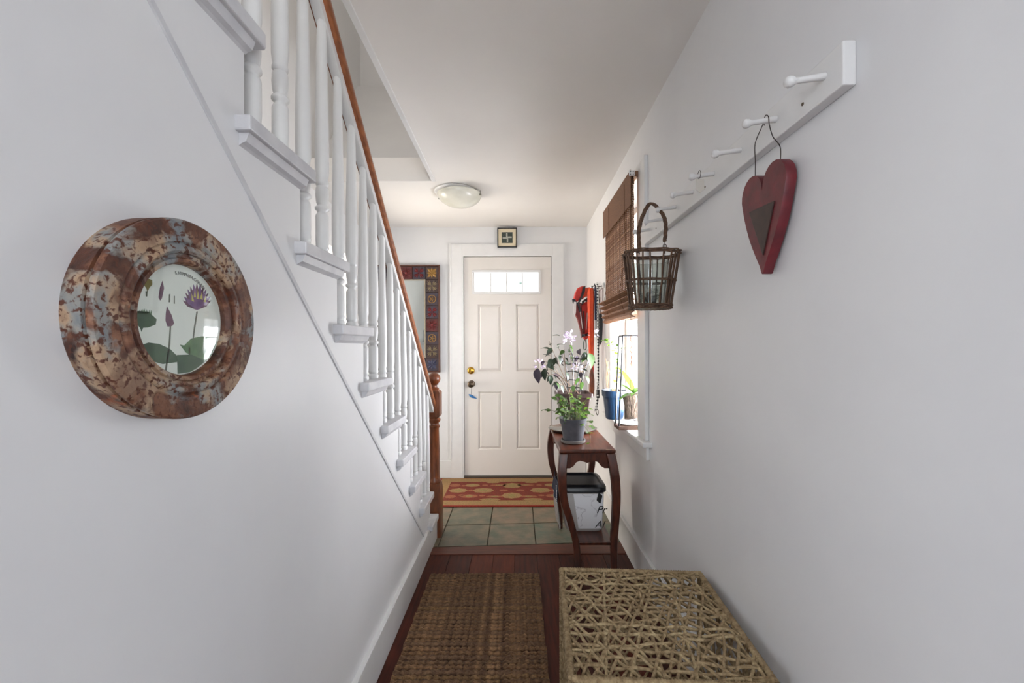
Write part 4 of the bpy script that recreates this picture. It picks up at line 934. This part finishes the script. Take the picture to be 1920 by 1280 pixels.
for sx_ in (-1, 1):
    for dx, dy, rx, ry, mt in ((.24,0,.085,.055,TAN),(.45,0,.075,.05,TAN),(.345,-.13,.07,.038,PK),(.345,.13,.062,.036,TAN),(.495,.13,.045,.035,PK),(.495,-.14,.045,.035,PK),(.115,.13,.075,.02,PK),(.135,-.14,.07,.022,PK),(.345,.0,.022,.018,PK),(.235,.13,.025,.018,PK),(.24,-.12,.025,.018,PK),(.42,.12,.02,.016,PK),(.41,-.11,.022,.018,PK),(.17,.205,.06,.02,TAN),(.17,-.205,.08,.025,TAN),(.07,.0,.035,.02,PK)):
        blob(fcx+sx_*dx, fcy+dy, rx, ry, 24, .07).build('rosette', mt, rg)
        if rx > .055: blob(fcx+sx_*dx, fcy+dy, rx*.45, ry*.42, 16, .12, .0131, .0136).build('rosette_centre', OLV, rg)
for dy in (.12, -.12): blob(fcx, fcy+dy, .08, .062, 24, .07).build('rosette', TAN, rg); blob(fcx, fcy+dy, .03, .03, 16, .12, .0131, .0136).build('rosette_centre', OLV, rg)
m = MB()
for k in range(26):
    x = RX0+.04+k*.049
    for yy in (RY0+.062, RY1-.055):
        q = blob(x, yy+random.uniform(-.01,.01), .012, .007, 8, 0, .0113, .0117); i = len(m.v); m.v += q.v; m.f += [tuple(a_+i for a_ in f) for f in q.f]
m.build('border_sprigs', OLV, rg)

# ------------------------------------------------------------------ jute rug: woven rows
jr = thing('jute_rug', (-.17,1.6,0), 'chunky brown woven jute rug on wooden floor beside left wall', 'rug')
JM = [mat('jute_%d' % i, a, .95, b, 42, (1,1,1), bump=1.0, bscale=150, detail=6) for i, (a, b) in enumerate([((154,116,80),(82,56,38)), ((142,108,76),(76,54,38)), ((134,102,74),(86,60,42)), ((156,120,80),(88,62,40))])]
JX0, JX1 = -.462, .110
row_meshes = []
for v in range(6):
    rnd = random.Random(v); rings = []; n = 110; ph = rnd.uniform(0,6); pd = rnd.uniform(.024,.030)
    for k in range(n+1):
        x = JX0+(JX1-JX0)*k/n; s_ = .0118*(.72+.50*abs(math.sin(PI*x/pd+ph))**.6+rnd.uniform(-.12,.12)); oy = .0022*math.sin(x*14+ph)+rnd.uniform(-.0008,.0008)
        rings.append([(x, oy+s_*.92*math.cos(a), .0100+s_*.95*math.sin(a)) for a in [q*2*PI/7 for q in range(7)]])
    row_meshes.append(MB().loft(rings).mesh('woven_row', JM[v % 4], smooth=60))
y = 2.165; k = 0
while y > 1.02:
    M = Matrix.Translation((random.uniform(-.0025,.0025), y, random.uniform(-.002,.002))) @ Matrix.Rotation(random.uniform(-.008,.008), 4, 'Z')
    place(row_meshes[random.randrange(6)], 'woven_row', jr, M); y -= random.uniform(.0215,.0245); k += 1
MB().box(JX0+.008, JX1-.008, 1.02, 2.165, .0004, .006).build('backing', mat('jute_backing', (58,42,30), .95), jr)

# ------------------------------------------------------------------ rope-woven storage box
SG = mat('seagrass', (172,150,114), .8, (130,108,76), 70, bump=.5, bscale=200); SG2 = mat('seagrass_pale', (186,166,128), .8, (148,126,92), 70, bump=.5, bscale=200)
bxc = Vector((.372,1.184,0)); BS = .235; BH = .450
Mr = Matrix.Translation(bxc) @ Matrix.Rotation(-.058, 4, 'Z')
sb = thing('woven_storage_box', bxc, 'square storage box of open-woven twisted seagrass rope beside right wall', 'storage box')
def rope(path, r, tw=520, n=6, step=.0045):
    pts = []
    for a_, b_ in zip(path, path[1:]):
        a_, b_ = Vector(a_), Vector(b_); m_ = max(1, int((b_-a_).length/step))
        for k in range(m_): pts.append(a_.lerp(b_, k/m_))
    pts.append(Vector(path[-1])); return MB().tube(pts, r, n, lobes=2, twist=tw)
def clip_line(p, d, s):
    ts = []
    for ax in (0, 1):
        if abs(d[ax]) > 1e-6:
            for q in (-s, s):
                t = (q-p[ax])/d[ax]; o_ = p[1-ax]+d[1-ax]*t
                if abs(o_) <= s+1e-6: ts.append(t)
    if len(ts) < 2: return None
    return min(ts), max(ts)
cnt = 0
for ang, spc in ((.03,.030), (1.05,.029), (2.09,.029), (1.5,.12)):
    o_ = -.33+random.uniform(0,.01)
    while o_ < .33:
        a = ang+random.uniform(-.16,.16); d = Vector((math.cos(a), math.sin(a))); nrm = Vector((-d.y, d.x)); p = nrm*o_
        c = clip_line(p, d, BS-.008); o_ += spc*random.uniform(.75,1.25)
        if not c or c[1]-c[0] < .08: continue
        L_ = c[1]-c[0]; n_ = max(4, int(L_/.028)); ph = random.random()*6; path = []
        for k in range(n_+1):
            t = c[0]+L_*k/n_; e_ = math.sin(PI*k/n_); wv = .0016*math.sin(k*1.3+ph)*e_
            q = p+d*t+nrm*wv; path.append((q.x, q.y, BH-.0105+.0030*math.sin(k*1.7+ph*2)))
        path = spline(path, 3); path = [(max(-BS+.006,min(BS-.006,q.x)), max(-BS+.006,min(BS-.006,q.y)), q.z) for q in path]
        rope(path, .0042, step=.0055).xf(Mr).build('rope_strand', random.choice([SG, SG, SG2]), sb, smooth=70); cnt += 1
# rims wrapped with rope
def wrapped(a_, b_, r=.0085):
    a_, b_ = Vector(a_), Vector(b_); L_ = (b_-a_).length; n_ = int(L_/.0028); pts = [a_.lerp(b_, k/n_) for k in range(n_+1)]
    return MB().tube(pts, r, 10, lobes=1, twist=820)
cs = [(-BS,-BS),(BS,-BS),(BS,BS),(-BS,BS)]
for z in (BH-.010, .012):
    for k in range(4):
        a_, b_ = cs[k], cs[(k+1) % 4]; wrapped((*a_,z), (*b_,z)).xf(Mr).build('wrapped_rim', SG, sb, smooth=70)
for a_ in cs: wrapped((*a_,.02), (*a_,BH-.015), .008).xf(Mr).build('wrapped_post', SG, sb, smooth=70)
for side in range(4):
    m = MB(); rot = Matrix.Rotation(side*PI/2, 4, 'Z')
    for ang, spc in ((.04,.05), (1.05,.045), (2.09,.045)):
        o_ = -.33
        while o_ < .33:
            a = ang+random.uniform(-.16,.16); d = Vector((math.cos(a), math.sin(a))); nrm = Vector((-d.y, d.x)); p = nrm*o_; c = clip_line(p, d, .215); o_ += spc*random.uniform(.75,1.25)
            if not c: continue
            ph = random.random()*6; n_ = 9; path = [(p.x+d.x*t, -BS+.006+.005*math.sin(i_*2.2+ph), BH/2+p.y+d.y*t) for i_, t in enumerate([c[0]+(c[1]-c[0])*k/n_ for k in range(n_+1)])]
            m.tube(path, .0042, 5)
    m.xf(Mr @ rot).build('side_weave', SG, sb, smooth=70)['kind'] = 'stuff'
print('strands', cnt, 'objects', len(bpy.data.objects))
